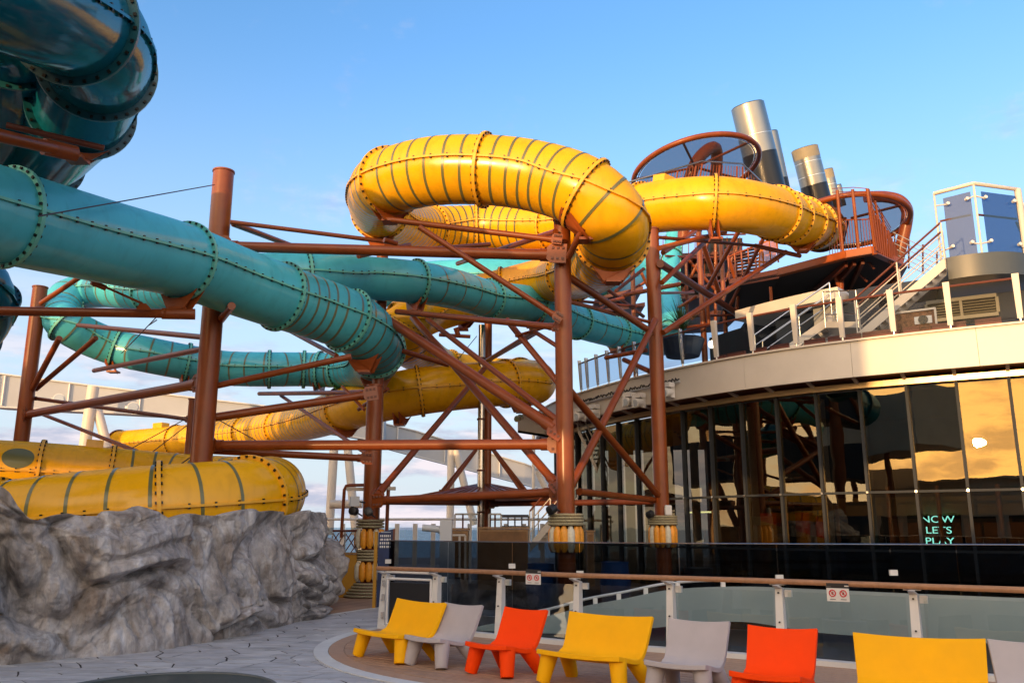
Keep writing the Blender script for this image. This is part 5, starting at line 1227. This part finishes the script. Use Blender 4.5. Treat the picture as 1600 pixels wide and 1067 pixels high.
# ------------------------------------------------------------ curved frosted parapet of the well
pp = [(690, 998, 1012, 15.2), (744, 979, 999, 14.9), (800, 970, 1000, 14.7), (856, 962, 1000, 14.5), (916, 946, 995, 14.4), (975, 935, 986, 14.3), (1047, 921, 978, 14.3), (1159, 916, 971, 14.2), (1271, 920, 987, 13.6), (1403, 926, 997, 13.0), (1600, 934, 1008, 12.3), (1800, 940, 1018, 11.9)]
cp = [V(px, yt, D) for px, yt, yb, D in pp]; cb = []
for px, yt, yb, D in pp: q = V(px, yb, D); q.z = max(q.z, .05); cb.append(q)
ct = [p for p, t in catmull(cp, 8)]; cbt = [p for p, t in catmull(cb, 8)]
t = thing('curved_parapet', 'curved frosted blue-grey parapet seen through the balustrade glass', 'parapet', (cp[5].x, cp[5].y, 0))
for k in range(0, len(ct)-1, 8):
    e = min(k+8, len(ct)-1); mb = MB(); n_ = Vector((0, .05, 0))
    for i in range(k, e+1): mb.v += [cbt[i], ct[i], ct[i]+n_, cbt[i]+n_]
    mb.f = [(q*4+j, q*4+(j+1) % 4, q*4+4+(j+1) % 4, q*4+4+j) for q in range(e-k) for j in range(4)]
    make('frosted_panel', mb, 'basin', t, smooth=True, auto=30)
hr = [ct[i]+Vector((0, .05, .10)) for i in range(22, 57)]
make('handrail', MB().path(hr, .022, 8), 'gantry', t, smooth=True)
for i in range(24, 57, 5):
    make('rail_bracket', MB().box(ct[i]+Vector((0, .04, .04)), (.07, .05, .10)), 'white', t)
# dark pit below the parapet
pit = [Vector((p.x, p.y, .0)) for p in cbt]
# ------------------------------------------------------------ balustrade with wooden rail
RL = [(600, 885, 15.5), (680, 887, 14.9), (780, 893, 14.1), (900, 898, 13.2), (1045, 903, 12.5), (1215, 908, 11.7), (1425, 916, 10.7), (1690, 924, 9.7)]
RH = 1.03
rp = []
for px, py, D in RL:
    r = ray(px, py); q = CAM+r*(D/r.y); rp.append(Vector((q.x, q.y, 0)))
bal = thing('balustrade', 'glass balustrade with white posts and varnished wooden handrail behind the coloured chairs', 'balustrade', rp[3])
out = Vector((-.55, -.835, 0))
top = [Vector((p.x, p.y, RH)) for p in rp]; top = [top[0]+(top[0]-top[1])*.12]+top
crv = [p for p, t_ in catmull(top, 8)]
mb = MB(); 
for i, p in enumerate(crv):
    a, b = crv[max(0, i-1)], crv[min(len(crv)-1, i+1)]; u = (b-a).normalized(); n_ = Vector((-u.y, u.x, 0))
    mb.v += [p+n_*x+Vector((0, 0, z_)) for x, z_ in ((-.055, -.018), (-.045, -.035), (.045, -.035), (.055, -.018), (.055, .012), (.04, .03), (-.04, .03), (-.055, .012))]
mb.f = [(i*8+j, i*8+(j+1) % 8, (i+1)*8+(j+1) % 8, (i+1)*8+j) for i in range(len(crv)-1) for j in range(8)]+[tuple(range(8)), tuple((len(crv)-1)*8+j for j in range(7, -1, -1))]
make('wooden_handrail', mb, 'rail', bal, smooth=True, auto=50)
def post(p, wide):
    f = out*.30; q0 = Vector((p.x, p.y, 0))-out*.02; q1 = Vector((p.x, p.y, RH-.10))-out*.06   # leans back towards the top
    u = Vector((.835, -.55, 0)); w = .055 if wide else .045
    mb = MB(); d0, d1 = out*.07, out*.05
    v = [q0+u*w*1.35+d0, q0+u*w*1.35-d0, q0-u*w*1.35-d0, q0-u*w*1.35+d0, q1+u*w+d1, q1+u*w-d1, q1-u*w-d1, q1-u*w+d1]
    mb.add(v, [(3, 2, 1, 0), (4, 5, 6, 7), (0, 1, 5, 4), (1, 2, 6, 5), (2, 3, 7, 6), (3, 0, 4, 7)])
    make('post', mb, 'white', bal)
    make('post_head', MB().prism([q1+u*w+d1, q1-u*w+d1, Vector((p.x, p.y, RH-.05))-u*w*.7+out*.16, Vector((p.x, p.y, RH-.05))+u*w*.7+out*.16], -out*.10), 'white', bal)
    make('rail_saddle', MB().box(Vector((p.x, p.y, RH-.045)), (.20, .09, .012), math.atan2(u.y, u.x)), 'chrome', bal)
    for z_ in (RH-.16, ):
        make('glass_clamp', MB().box(q1+u*.10-out*.05+Vector((0, 0, -.06)), (.09, .05, .09), math.atan2(u.y, u.x)), 'white', bal)
        make('pin', MB().lathe([(.012, 0), (.012, .02)], q1+u*.0+out*.055+Vector((0, 0, -.05)), 8, out), 'blackp', bal)
    make('pin', MB().lathe([(.012, 0), (.012, .02)], q0.lerp(q1, .55)+out*.062, 8, out), 'blackp', bal)
for i, p in enumerate(rp): post(p, i < 2)
for i, (a, b) in enumerate(zip(rp, rp[1:])):
    u = (b-a).normalized()
    if i > 0:
        a0, b0 = a+u*.10-out*.02, b-u*.10-out*.02; o_ = out*.0
        make('glass_pane', MB().prism([a0+o_+Vector((0, 0, .12)), b0+o_+Vector((0, 0, .12)), b0-out*.06+Vector((0, 0, RH-.14)), a0-out*.06+Vector((0, 0, RH-.14))], -out*.012), 'cglass', bal)
    a0, b0 = a+out*.08, b+out*.08
    make('kerb', MB().prism([a0+Vector((0, 0, .012)), b0+Vector((0, 0, .012)), b0-out*.16+Vector((0, 0, .012)), a0-out*.16+Vector((0, 0, .012))], (0, 0, .075)), 'white', bal)
# gate-like dark framed panel in the first bay
a, b = rp[0], rp[1]; u = (b-a).normalized(); o_ = out*.02
def gp_(f, z_): return a.lerp(b, f)+o_+Vector((0, 0, z_))
make('dark_panel', MB().prism([gp_(.14, .14), gp_(.90, .14), gp_(.90, .80), gp_(.14, .80)], -out*.02), 'blackp', bal)
for (f0, z0), (f1, z1) in (((.10, .10), (.10, .86)), ((.94, .10), (.94, .86)), ((.10, .86), (.94, .86)), ((.10, .10), (.94, .10)), ((.06, .97), (.96, .97))):
    make('gate_frame_bar', MB().cyl(gp_(f0, z0), gp_(f1, z1), .022, n=8), 'white', bal)
for z_ in (.78, .55, .25): make('hinge', MB().box(gp_(.05, z_)+out*.05, (.05, .05, .10)), 'chrome', bal)
# safety signs hanging from the rail
def sign(px, py, D, label):
    r = ray(px, py); q = CAM+r*(D/r.y); u = Vector((.835, -.55, 0)); w, h = .135, .11
    t = thing('safety_sign', label, 'sign', q-Vector((0, 0, h)), group='safety signs on the wooden rail'); up = Vector((0, 0, 1)); n_ = -Vector((.55, .835, 0))
    def P(x, z_, d=0): return q+u*x+up*z_+n_*d
    make('plate', MB().prism([P(-w, -h), P(w, -h), P(w, h*.45), P(-w, h*.45)], -n_*.006), 'white', t)
    make('header', MB().prism([P(-w, h*.45), P(w, h*.45), P(w, h), P(-w, h)], -n_*.006), 'blackp', t)
    for x in (-.065, .065):
        mb = MB(); c = P(x, -.012, .003); mb.path([c+(u*math.cos(a*PI/10)+up*math.sin(a*PI/10))*.038 for a in range(20)], .007, 6, True); make('prohibition_ring', mb, 'red', t)
        make('prohibition_bar', MB().cyl(c+(u*-.7+up*.7)*.036, c+(u*.7-up*.7)*.036, .005, n=6), 'red', t)
        make('pictogram', MB().box(c+n_*-.001, (.022, .004, .03), math.atan2(u.y, u.x)), 'dsteel', t)
        make('caption_bar', MB().box(P(x, -.085, .002), (.07, .003, .008), math.atan2(u.y, u.x)), 'curb', t)
    make('header_marks', MB().box(P(.11, h*.72, .002), (.05, .003, .012), math.atan2(u.y, u.x)), 'white', t)
    make('header_marks', MB().box(P(-.11, h*.6, .002), (.06, .003, .008), math.atan2(u.y, u.x)), 'curb', t)
sign(833, 901, 13.55, 'white safety sign with two red prohibition circles, between orange and wide yellow chairs'); sign(1309, 925, 11.1, 'white safety sign with two red prohibition circles, above the right orange chair')

def along(P, f):
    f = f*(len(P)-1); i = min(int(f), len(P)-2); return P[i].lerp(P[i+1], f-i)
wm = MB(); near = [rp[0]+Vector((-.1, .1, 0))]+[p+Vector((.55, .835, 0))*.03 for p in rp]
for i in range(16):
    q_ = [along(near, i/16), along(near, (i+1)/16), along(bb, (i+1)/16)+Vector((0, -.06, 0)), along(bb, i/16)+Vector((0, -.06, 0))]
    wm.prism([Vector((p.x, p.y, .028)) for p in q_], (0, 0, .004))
make('well_dark_sheet', wm, 'black', kind='structure')  # black sheet, paints the dark depth of the open well
# ------------------------------------------------------------ chairs
def chair_proto(W, m, label, name='lounge_chair'):
    """local axes: x = width, -y = front; sides curve, seat dips, back reclines"""
    t = thing(name, label, 'chair'); th = .052
    prof = []          # (y, z) of the top surface along the side
    key = [(-.36, .372), (-.24, .350), (-.10, .318), (.02, .298), (.10, .305), (.165, .345), (.215, .42), (.262, .52), (.312, .63), (.352, .725)]
    P = [Vector((y, z_, 0)) for y, z_ in key]; prof = [(p.x, p.y) for p, _ in catmull(P, 4)]
    n = len(prof); nx = 12; mb = MB(); grid = []
    norms = []
    for i in range(n):
        a, b = prof[max(0, i-1)], prof[min(n-1, i+1)]; ty, tz = b[0]-a[0], b[1]-a[1]; l = math.hypot(ty, tz); norms.append((-tz/l, ty/l))
    for side in (0, 1):
        for i, (y, z_) in enumerate(prof):
            s_ = i/(n-1); flare = 1+.05*max(0, (s_-.55))/.45-.04*math.sin(PI*min(1, s_/.55))*.0
            for k in range(nx+1):
                x = -1+2*k/nx; dip = (1-x*x)
                yy, zz_ = y, z_
                # hollow across the width: seat sags, back hollows, front edge bows forward, top edge dips
                yy += -.0*dip; ny, nz = norms[i]
                hol = .022*(.6+.4*math.sin(PI*s_))
                yy += -ny*hol*dip; zz_ += -nz*hol*dip
                if s_ < .12: yy -= .035*dip*(1-s_/.12)
                if s_ > .85: zz_ -= .018*dip*(s_-.85)/.15
                if side: yy -= ny*th; zz_ -= nz*th
                mb.v.append(Vector((x*W/2*flare, yy, zz_)))
    m_ = nx+1; o = n*m_
    for i in range(n-1):
        for k in range(nx):
            a = i*m_+k; mb.f += [(a, a+1, a+m_+1, a+m_), (o+a, o+a+m_, o+a+m_+1, o+a+1)]
    for k in range(nx): mb.f += [(k, o+k, o+k+1, k+1), ((n-1)*m_+k, (n-1)*m_+k+1, o+(n-1)*m_+k+1, o+(n-1)*m_+k)]
    for i in range(n-1): a = i*m_; mb.f += [(a, a+m_, o+a+m_, o+a), (a+nx, o+a+nx, o+a+m_+nx, a+m_+nx)]
    sh = make('seat_shell', mb, m, t, smooth=True, auto=50)
    bv = sh.modifiers.new('bevel', 'BEVEL'); bv.width = .007; bv.segments = 2; bv.limit_method = 'ANGLE'; bv.angle_limit = math.radians(55)
    for sx in (-1, 1):
        for (yt, zt, yb, r0) in ((-.23, .325, -.30, .078), (.10, .29, .30, .075)):
            x0 = sx*(W/2-.095); x1 = sx*(W/2-.035)
            mb = MB(); mb.cyl((x1, yb, .012), (x1*.998+(x0-x1)*.05, yb+(yt-yb)*.05, .028), r0*.94, r0, n=24); mb.cyl((x1+(x0-x1)*.05, yb+(yt-yb)*.05, .028), (x0, yt, zt), r0, r0*1.28, n=24, caps=True)
            make('leg', mb, m, t, smooth=True, auto=50)
    return t
cy1 = chair_proto(1.06, 'cyel', ''); cg = chair_proto(.66, 'cgry', ''); co = chair_proto(.66, 'corg', '')
def bt(px, py):
    return G(px, py, .74)
spots = [(656, 938, -48, 'Y', 'leftmost wide yellow chair, next to the gate end of the balustrade'), (723, 943, -42, 'G', 'grey chair between the leftmost yellow chair and the smaller orange chair'), (820, 950, -42, 'O', 'orange chair third from the left, before the second balustrade post'),
         (952, 959, -37, 'Y', 'wide yellow chair in the middle of the row, between orange and grey'), (1091, 968, -33, 'G', 'grey chair right of the middle yellow chair'), (1221, 979, -32, 'O', 'orange chair at lower right, between a grey chair and the largest yellow chair'),
         (1433, 993, -26, 'Y', 'largest wide yellow chair near the lower right corner'), (1612, 1001, -20, 'G', 'grey chair cut off by the right edge of the picture')]
used = set()
for px, py, yaw, k, lab in spots:
    pr = {'Y': cy1, 'G': cg, 'O': co}[k]; c = pr if k not in used else copy_tree(pr); used.add(k)
    p = bt(px, py); a = math.radians(yaw); off = Matrix.Rotation(a, 3, 'Z') @ Vector((0, .35, 0))
    c.location = (p.x-off.x, p.y-off.y, .024); c.rotation_euler = (0, 0, a)
    c['label'] = lab + ', one-piece moulded plastic on four stout legs' if len((lab).split()) < 9 else lab
    c['group'] = 'coloured plastic lounge chairs along the balustrade'
    if k == 'Y' and px > 1300: c.scale = (1, 1, 1)

# ------------------------------------------------------------ things around the middle column
r = ray(690, 830); sp0 = CAM+r*(19.2/r.y); zt = V(690, 812, sp0.y).z
t = thing('deck_shower', 'pale box-section deck shower post with a fat horizontal spout behind the dark glass', 'shower', (sp0.x, sp0.y, 0))
x0 = V(697, 830, sp0.y).x
make('post', MB().box((x0, sp0.y, zt/2), (.26, .2, zt)), 'gantry', t); make('spout', MB().cyl(V(660, 824, sp0.y), V(690, 827, sp0.y), .075, n=16), 'gantry', t, smooth=True); make('spout', MB().cyl(V(688, 827, sp0.y), (x0-.1, sp0.y, V(690, 828, sp0.y).z), .10, n=16), 'gantry', t, smooth=True)
make('valve', MB().box((x0+.16, sp0.y-.05, 1.0), (.08, .1, .9)), 'gantry', t)
# blue board
q = G(607, 937); Y = 19.6; zt, zb_ = V(607, 826, Y).z, V(607, 936, Y).z; xa, xb = V(590, 880, Y).x, V(613, 880, Y).x
t = thing('blue_info_board', 'dark blue information board with rows of small white marks beside the rope-wrapped column', 'information board', ((xa+xb)/2, Y, 0))
make('board', MB().prism([Vector((xa, Y, .02)), Vector((xb, Y, .02)), Vector((xb, Y, zt)), Vector((xa, Y, zt-.08))], (0, .04, 0)), 'blue', t)
make('edge_strip', MB().box((xa-.05, Y, zt/2-.03), (.07, .07, zt-.06)), 'ywall', t); make('edge_strip', MB().box((xb+.02, Y, zt/2), (.04, .05, zt)), 'dsteel', t)
mk = MB(); rr = random.Random(3)
for row in range(4):
    z_ = V(600, 837+row*5.6, Y).z; x = xa+.05
    while x < xb-.05: w = rr.uniform(.015, .035); mk.box((x, Y-.004, z_), (w, .004, .045)); x += w+.018
make('printed_rows', mk, 'white', t, kind='stuff')
make('printed_title', MB().box(((xa+xb)/2, Y-.004, V(600, 831, Y).z), (.22, .004, .015)), 'lens', t)
# light frame, box speaker, spot lamps on the middle column
t = thing('light_frame', 'thin brown pipe frame with a cream strip lamp behind the middle column', 'lamp frame', V(560, 830, 23))
Y = 23; pts = [V(533, 840, Y), V(538, 765, Y), V(541, 759, Y), V(546, 758, Y), V(605, 757, Y)]
make('pipe', MB().path(pts, .045, 8), 'steel', t, smooth=True); make('pipe', MB().cyl(V(607, 757, Y), V(604, 830, Y), .05, n=8), 'steel', t); make('strip_lamp', MB().box(V(558, 764, Y), (.55, .14, .09)), 'beige', t); make('strip_lamp', MB().box(V(612, 763, Y), (.2, .14, .09)), 'beige', t)
t = thing('cross_pole', 'pale horizontal tube between the two far girder legs left of the middle column', 'pole', V(535, 788, 44)); make('tube', MB().cyl(V(516, 788, 44), V(566, 787, 44), .22, n=12), 'beige', t, smooth=True)
t = thing('box_speaker', 'small light grey box speaker on the left of the middle column', 'speaker', V(554, 784, 20.6)); make('cabinet', MB().box(V(554, 783, 20.6), (.21, .2, .23), .3), 'gantry', t); make('bracket', MB().cyl(V(560, 783, 20.6), V(570, 785, 20.8), .02), 'blackp', t)
def spot(px, py, D, d, lab, s=1):
    p = V(px, py, D); t = thing('spot_lamp', lab, 'spot lamp', p, group='small black spot lamps on the columns'); d = Vector(d)
    make('housing', MB().lathe([(.055*s, 0), (.10*s, .05*s), (.10*s, .20*s), (.085*s, .21*s)], p, 16, d), 'blackp', t, smooth=True); make('yoke', MB().cyl(p+Vector((0, .05, -.02)), p+Vector((.12, .12, -.10)), .018), 'blackp', t)
spot(557, 799, 20.7, (-.4, -1, .1), 'round black spot lamp left of the middle column above its ropes'); spot(577, 801, 20.6, (0, -1, .2), 'black spot lamp on the front of the middle column'); spot(868, 792, 18.4, (-.7, -.6, -.4), 'black spot lamp pointing down left of the front right column'); spot(1020, 801, 23.6, (-.7, -.6, -.3), 'black spot lamp left of the column by the glass building')
t = thing('white_speaker', 'white rounded box on the column by the glass building', 'speaker', V(1044, 798, 23.5)); o = make('cabinet', MB().box(V(1044, 797, 23.6), (.20, .12, .28)), 'white', t); bv = o.modifiers.new('b', 'BEVEL'); bv.width = .04; bv.segments = 3
# wooden cabinets, screens, stairs, lifeboat beyond
def cab(px0, px1, py0, D, lab, m_='wood_cab', h0=0):
    a, b = V(px0, py0, D), V(px1, py0, D); t = thing('cabinet', lab, 'cabinet', ((a.x+b.x)/2, D, 0)); w = b.x-a.x
    make('body', MB().box(((a.x+b.x)/2, D+.3, a.z/2), (w, .6, a.z)), m_, t); make('top_board', MB().box(((a.x+b.x)/2, D+.3, a.z+.03), (w+.06, .7, .05)), 'wood_cab', t)
    n = max(1, int(w/.9))
    for i in range(n): make('door_panel', MB().box((a.x+w*(i+.5)/n, D-.015, a.z/2), (w/n-.08, .02, a.z-.15)), 'brownint', t)
cab(706, 731, 828, 24, 'brown wooden cabinet with a pale frame right behind the shower post'); cab(748, 825, 826, 25, 'long brown wooden cabinet below the canopy, behind the dark glass'); cab(917, 928, 831, 27, 'small wooden box right of the front right column')
t = thing('pale_frame', 'pale door frame standing in front of the brown cabinet by the shower', 'frame', V(715, 860, 23.6)); 
for a_, b_ in (((707, 836), (727, 836)), ((718, 836), (718, 905)), ((727, 836), (727, 905))): make('frame_bar', MB().cyl(V(*a_, 23.6), V(*b_, 23.6), .03, n=6), 'beige', t)
def screen(px0, px1, py, D, n, lab):
    t = thing('glass_screen', lab, 'glass screen', (V(px0, py, D).x, D, 0)); a, b = V(px0, py, D), V(px1, py, D); st = (b.x-a.x)/n
    for i in range(n+1): make('frame_post', MB().cyl((a.x+st*i, D, 0), (a.x+st*i, D, a.z), .03, n=6), 'dsteel' if i % 2 else 'white', t)
    for i in range(n): make('glass_pane', MB().box((a.x+st*(i+.5), D, a.z/2), (st-.08, .015, a.z)), 'cglass', t)
    make('top_bar', MB().cyl((a.x, D, a.z), (b.x, D, a.z), .03, n=6), 'white', t)
screen(711, 748, 803, 28, 3, 'clear glass wind screen left of the dark rear column'); screen(764, 783, 803, 28, 2, 'clear glass wind screen right of the dark rear column')
t = thing('far_railing', 'pale grey pipe railing beyond the cabinets at mid picture', 'railing', V(805, 826, 33)); a, b = V(783, 806, 33), V(826, 806, 33)
rail(t, Vector((a.x, a.y, 1.2)), Vector((b.x, b.y, 1.2)), a.z-1.2, 4, 'gantry', .03, (.3, .6))
st1 = stairs('far_lower_stairs', 'pale stairs with pipe rails rising right just left of the front right column', V(828, 850, 27), V(892, 775, 27), (.3, 1.2, 0), 10, True, 'beige')
st2 = stairs('far_upper_stairs', 'pale open stairs descending right between the two right columns', V(950, 768, 31), V(903, 668, 31), (.3, 1.3, 0), 14, True, 'beige', .2, rail_h=(.4, .8), top='beige')
t = thing('far_landing', 'pale bridge wing platform with lamps left of the front right column, high behind', 'platform', V(850, 690, 34)); a, b = V(808, 668, 34), V(905, 672, 34)
make('side_plate', MB().prism([V(809, 648, 34), V(809, 675, 34), V(905, 690, 34), V(905, 640, 34)], (0, .15, 0)), 'beige', t); make('platform_slab', MB().prism([V(809, 676, 34), V(905, 691, 34), V(950, 690, 38), V(850, 676, 38)], (0, 0, .1)), 'dark', t)
for px, py in ((811, 655), (816, 653)): make('lamp_head', MB().lathe([(.08, 0), (.13, .18)], V(px, py, 33.6), 12, (-.6, -1, 0)), 'pipe', t)
t = thing('lifeboat', 'bright orange and white round lifeboat end between the two right columns', 'lifeboat', V(945, 820, 36)); c = V(945, 815, 36)
make('hull', MB().lathe([(.12, -.75), (.40, -.55), (.52, -.2), (.54, .1), (.42, .45), (.15, .62)], c, 24), 'orange', t, smooth=True); make('canopy_stripe', MB().lathe([(.55, -.02), (.555, .06)], c, 24), 'white', t)
make('davit', MB().cyl(V(958, 835, 35.5), V(958, 785, 35.5), .06), 'beige', t)
# palm in a planter by the right column, glowing globe behind the smoked glass
p = C(1066, 530, 28.5); t = thing('spiky_plant', 'spiky green palm-like plant between the right column and the upper railing', 'plant', p)
make('planter', MB().lathe([(.55, -.6), (.75, -.05), (.70, 0)], p, 20), 'dark', t); rr = random.Random(5)
make('stem', MB().cyl(p, p+Vector((0, 0, .25)), .08), 'dsteel', t)
for i in range(120):
    a = rr.uniform(0, 2*PI); el = rr.uniform(.15, 1.45); L_ = rr.uniform(.8, 1.3); d = Vector((math.cos(a)*math.cos(el), math.sin(a)*math.cos(el), math.sin(el))); s_ = d.cross(Vector((0, 0, 1))).normalized()*.026
    o0 = p+Vector((0, 0, .25+rr.uniform(0, .25))); mb = MB(); v = []
    for k in range(5):
        f = k/4; q = o0+d*L_*f-Vector((0, 0, .30*f*f*math.cos(el))); w = (1-f)*1.0+.04; v += [q-s_*w, q+s_*w]
    mb.add(v, [(2*k, 2*k+1, 2*k+3, 2*k+2) for k in range(4)]); make('leaf', mb, 'leaf', t)
p = C(1113, 538, 27.6); t = thing('globe_lamp', 'small glowing warm globe lamp behind the smoked glass railing', 'lamp', p)
make('globe', MB().lathe([(.125*math.sin(PI*k/10)+.001, -.125*math.cos(PI*k/10)) for k in range(11)], p, 20), 'lamp', t, smooth=True); make('stem', MB().cyl(p-Vector((0, 0, .12)), p-Vector((0, 0, 1.0)), .02), 'blackp', t)
# moving-head stage lights on the fascia
for i, (px, py) in enumerate(((1052, 613), (990, 628), (1004, 629), (932, 648), (910, 660))):
    s = s_at_px(px, 1.1); q = fpos(s, 1.15, 0); q.z = V(px, py-3, q.y).z; q.z = max(q.z, 5.6)
    lab = ['white moving-head stage light at the right end of the truss right of the column', 'round white lens stage light left of the column', 'white moving-head stage light hugging the left side of the column', 'white moving-head stage light near the crossing braces', 'white moving-head stage light farthest left on the fascia'][i]
    t = thing('stage_light', lab, 'stage light', q, group='stage lights on the cream fascia')
    make('base_box', MB().box(q+Vector((0, 0, .16)), (.34, .26, .14), -.9), 'white', t); make('yoke_arm', MB().box(q+Vector((-.16, .0, -.04)), (.05, .16, .36), -.9), 'white', t); make('yoke_arm', MB().box(q+Vector((.14, 0, -.04)), (.05, .16, .36), -.9), 'white', t)
    make('head', MB().lathe([(.10, -.16), (.145, -.05), (.145, .16), (.12, .18)], q+Vector((0, 0, -.06)), 20, (-.8, -.6, -.15)), 'white', t, smooth=True); make('lens', MB().lathe([(.11, .181), (.11, .19)], q+Vector((0, 0, -.06)), 20, (-.8, -.6, -.15)), 'lens', t)
a, b = s_at_px(1068, 1), s_at_px(905, 1); t = thing('cable_tray', 'thin truss with bunched black cable along the fascia above the stage lights', 'cable tray', fpos(a, 1, 6))
make('rail_bar', MB().path([fpos(a+(b-a)*i/20, 1.0, 6.02) for i in range(21)], .03, 6), 'gantry', t); rr = random.Random(9)
make('cable', MB().path([fpos(a+(b-a)*i/120, 1.02, 6.08+rr.uniform(-.04, .07)) for i in range(121)], .022, 5), 'blackp', t)

# ------------------------------------------------------------ unseen structures added round the camera (throw the evening shade, show in the glass)
t = thing('aft_shade_block', 'low block added across the deck behind the viewer to throw shade, seen only as a reflection', 'deckhouse', (0, -11, 0))  # added block, sized to shade the chairs, rock and low deck
make('wall', MB().box((2, -11, 2.3), (60, 4, 4.6)), 'farship', t); make('roof_edge', MB().box((2, -11, 4.66), (61, 4.6, .12)), 'beige', t)
make('raised_shade_block', MB().box((-24, -11, 5.3), (13, 3.9, 1.35)), 'farship', t)  # extra height added to shade the low yellow slide
for i in range(24): make('window', MB().box((-26+i*2.4, -8.97, 1.9), (1.6, .06, 1.4)), 'blackp', t)
t = thing('aft_shade_slab', 'raised slab on posts added at the left behind the viewer to throw shade, seen only as a reflection', 'gallery', (-22, -3, 0))  # added slab, placed to shade the front run of the teal slide
make('shade_slab_body', MB().box((-25, -4.5, 8.1), (34, 5, 3.6)), 'farship', t)
for i in range(6): make('post', MB().cyl((-9-i*5.5, -2.6, 0), (-9-i*5.5, -2.6, 6.3), .18), 'steel', t)
t = thing('aft_tower', 'square tower with a pitched roof behind the viewer, seen only as a reflection', 'tower', (1.5, -26, 0))
make('tower_body', MB().box((1.5, -26, 6), (3.2, 3.2, 7)), 'farship', t); make('pitched_roof', MB().lathe([(2.6, 9.5), (.2, 11.2)], (1.5, -26, 0), 4), 'dsteel', t)
for sx in (-1, 1):
    for sy in (-1, 1): make('leg', MB().cyl((1.5+sx*1.4, -26+sy*1.4, 0), (1.5+sx*1.4, -26+sy*1.4, 3), .2), 'steel', t)
t = thing('port_reflection_blocks', 'tall dark blocks added at the left outside the frame to darken the glass reflections', 'tower', (-22, 14, 0))  # added out of view so the left facade panes reflect dark
rr = random.Random(4)
for i in range(7):
    y = -1+i*5.2; x = -17.5-max(0, y-14)*.42
    make('column', MB().cyl((x, y, 0), (x, y, 13), .35), 'steel', t)
    for lv in range(3):
        if rr.random() < .8: make('deck_block', MB().box((x-2, y+2.6, 2.2+lv*3.7), (4, 4.4, 2.0+rr.random()*.9)), 'dark', t)
    make('brace', MB().cyl((x, y, 1), (x, y+5.2, 13), .18), 'steel', t)
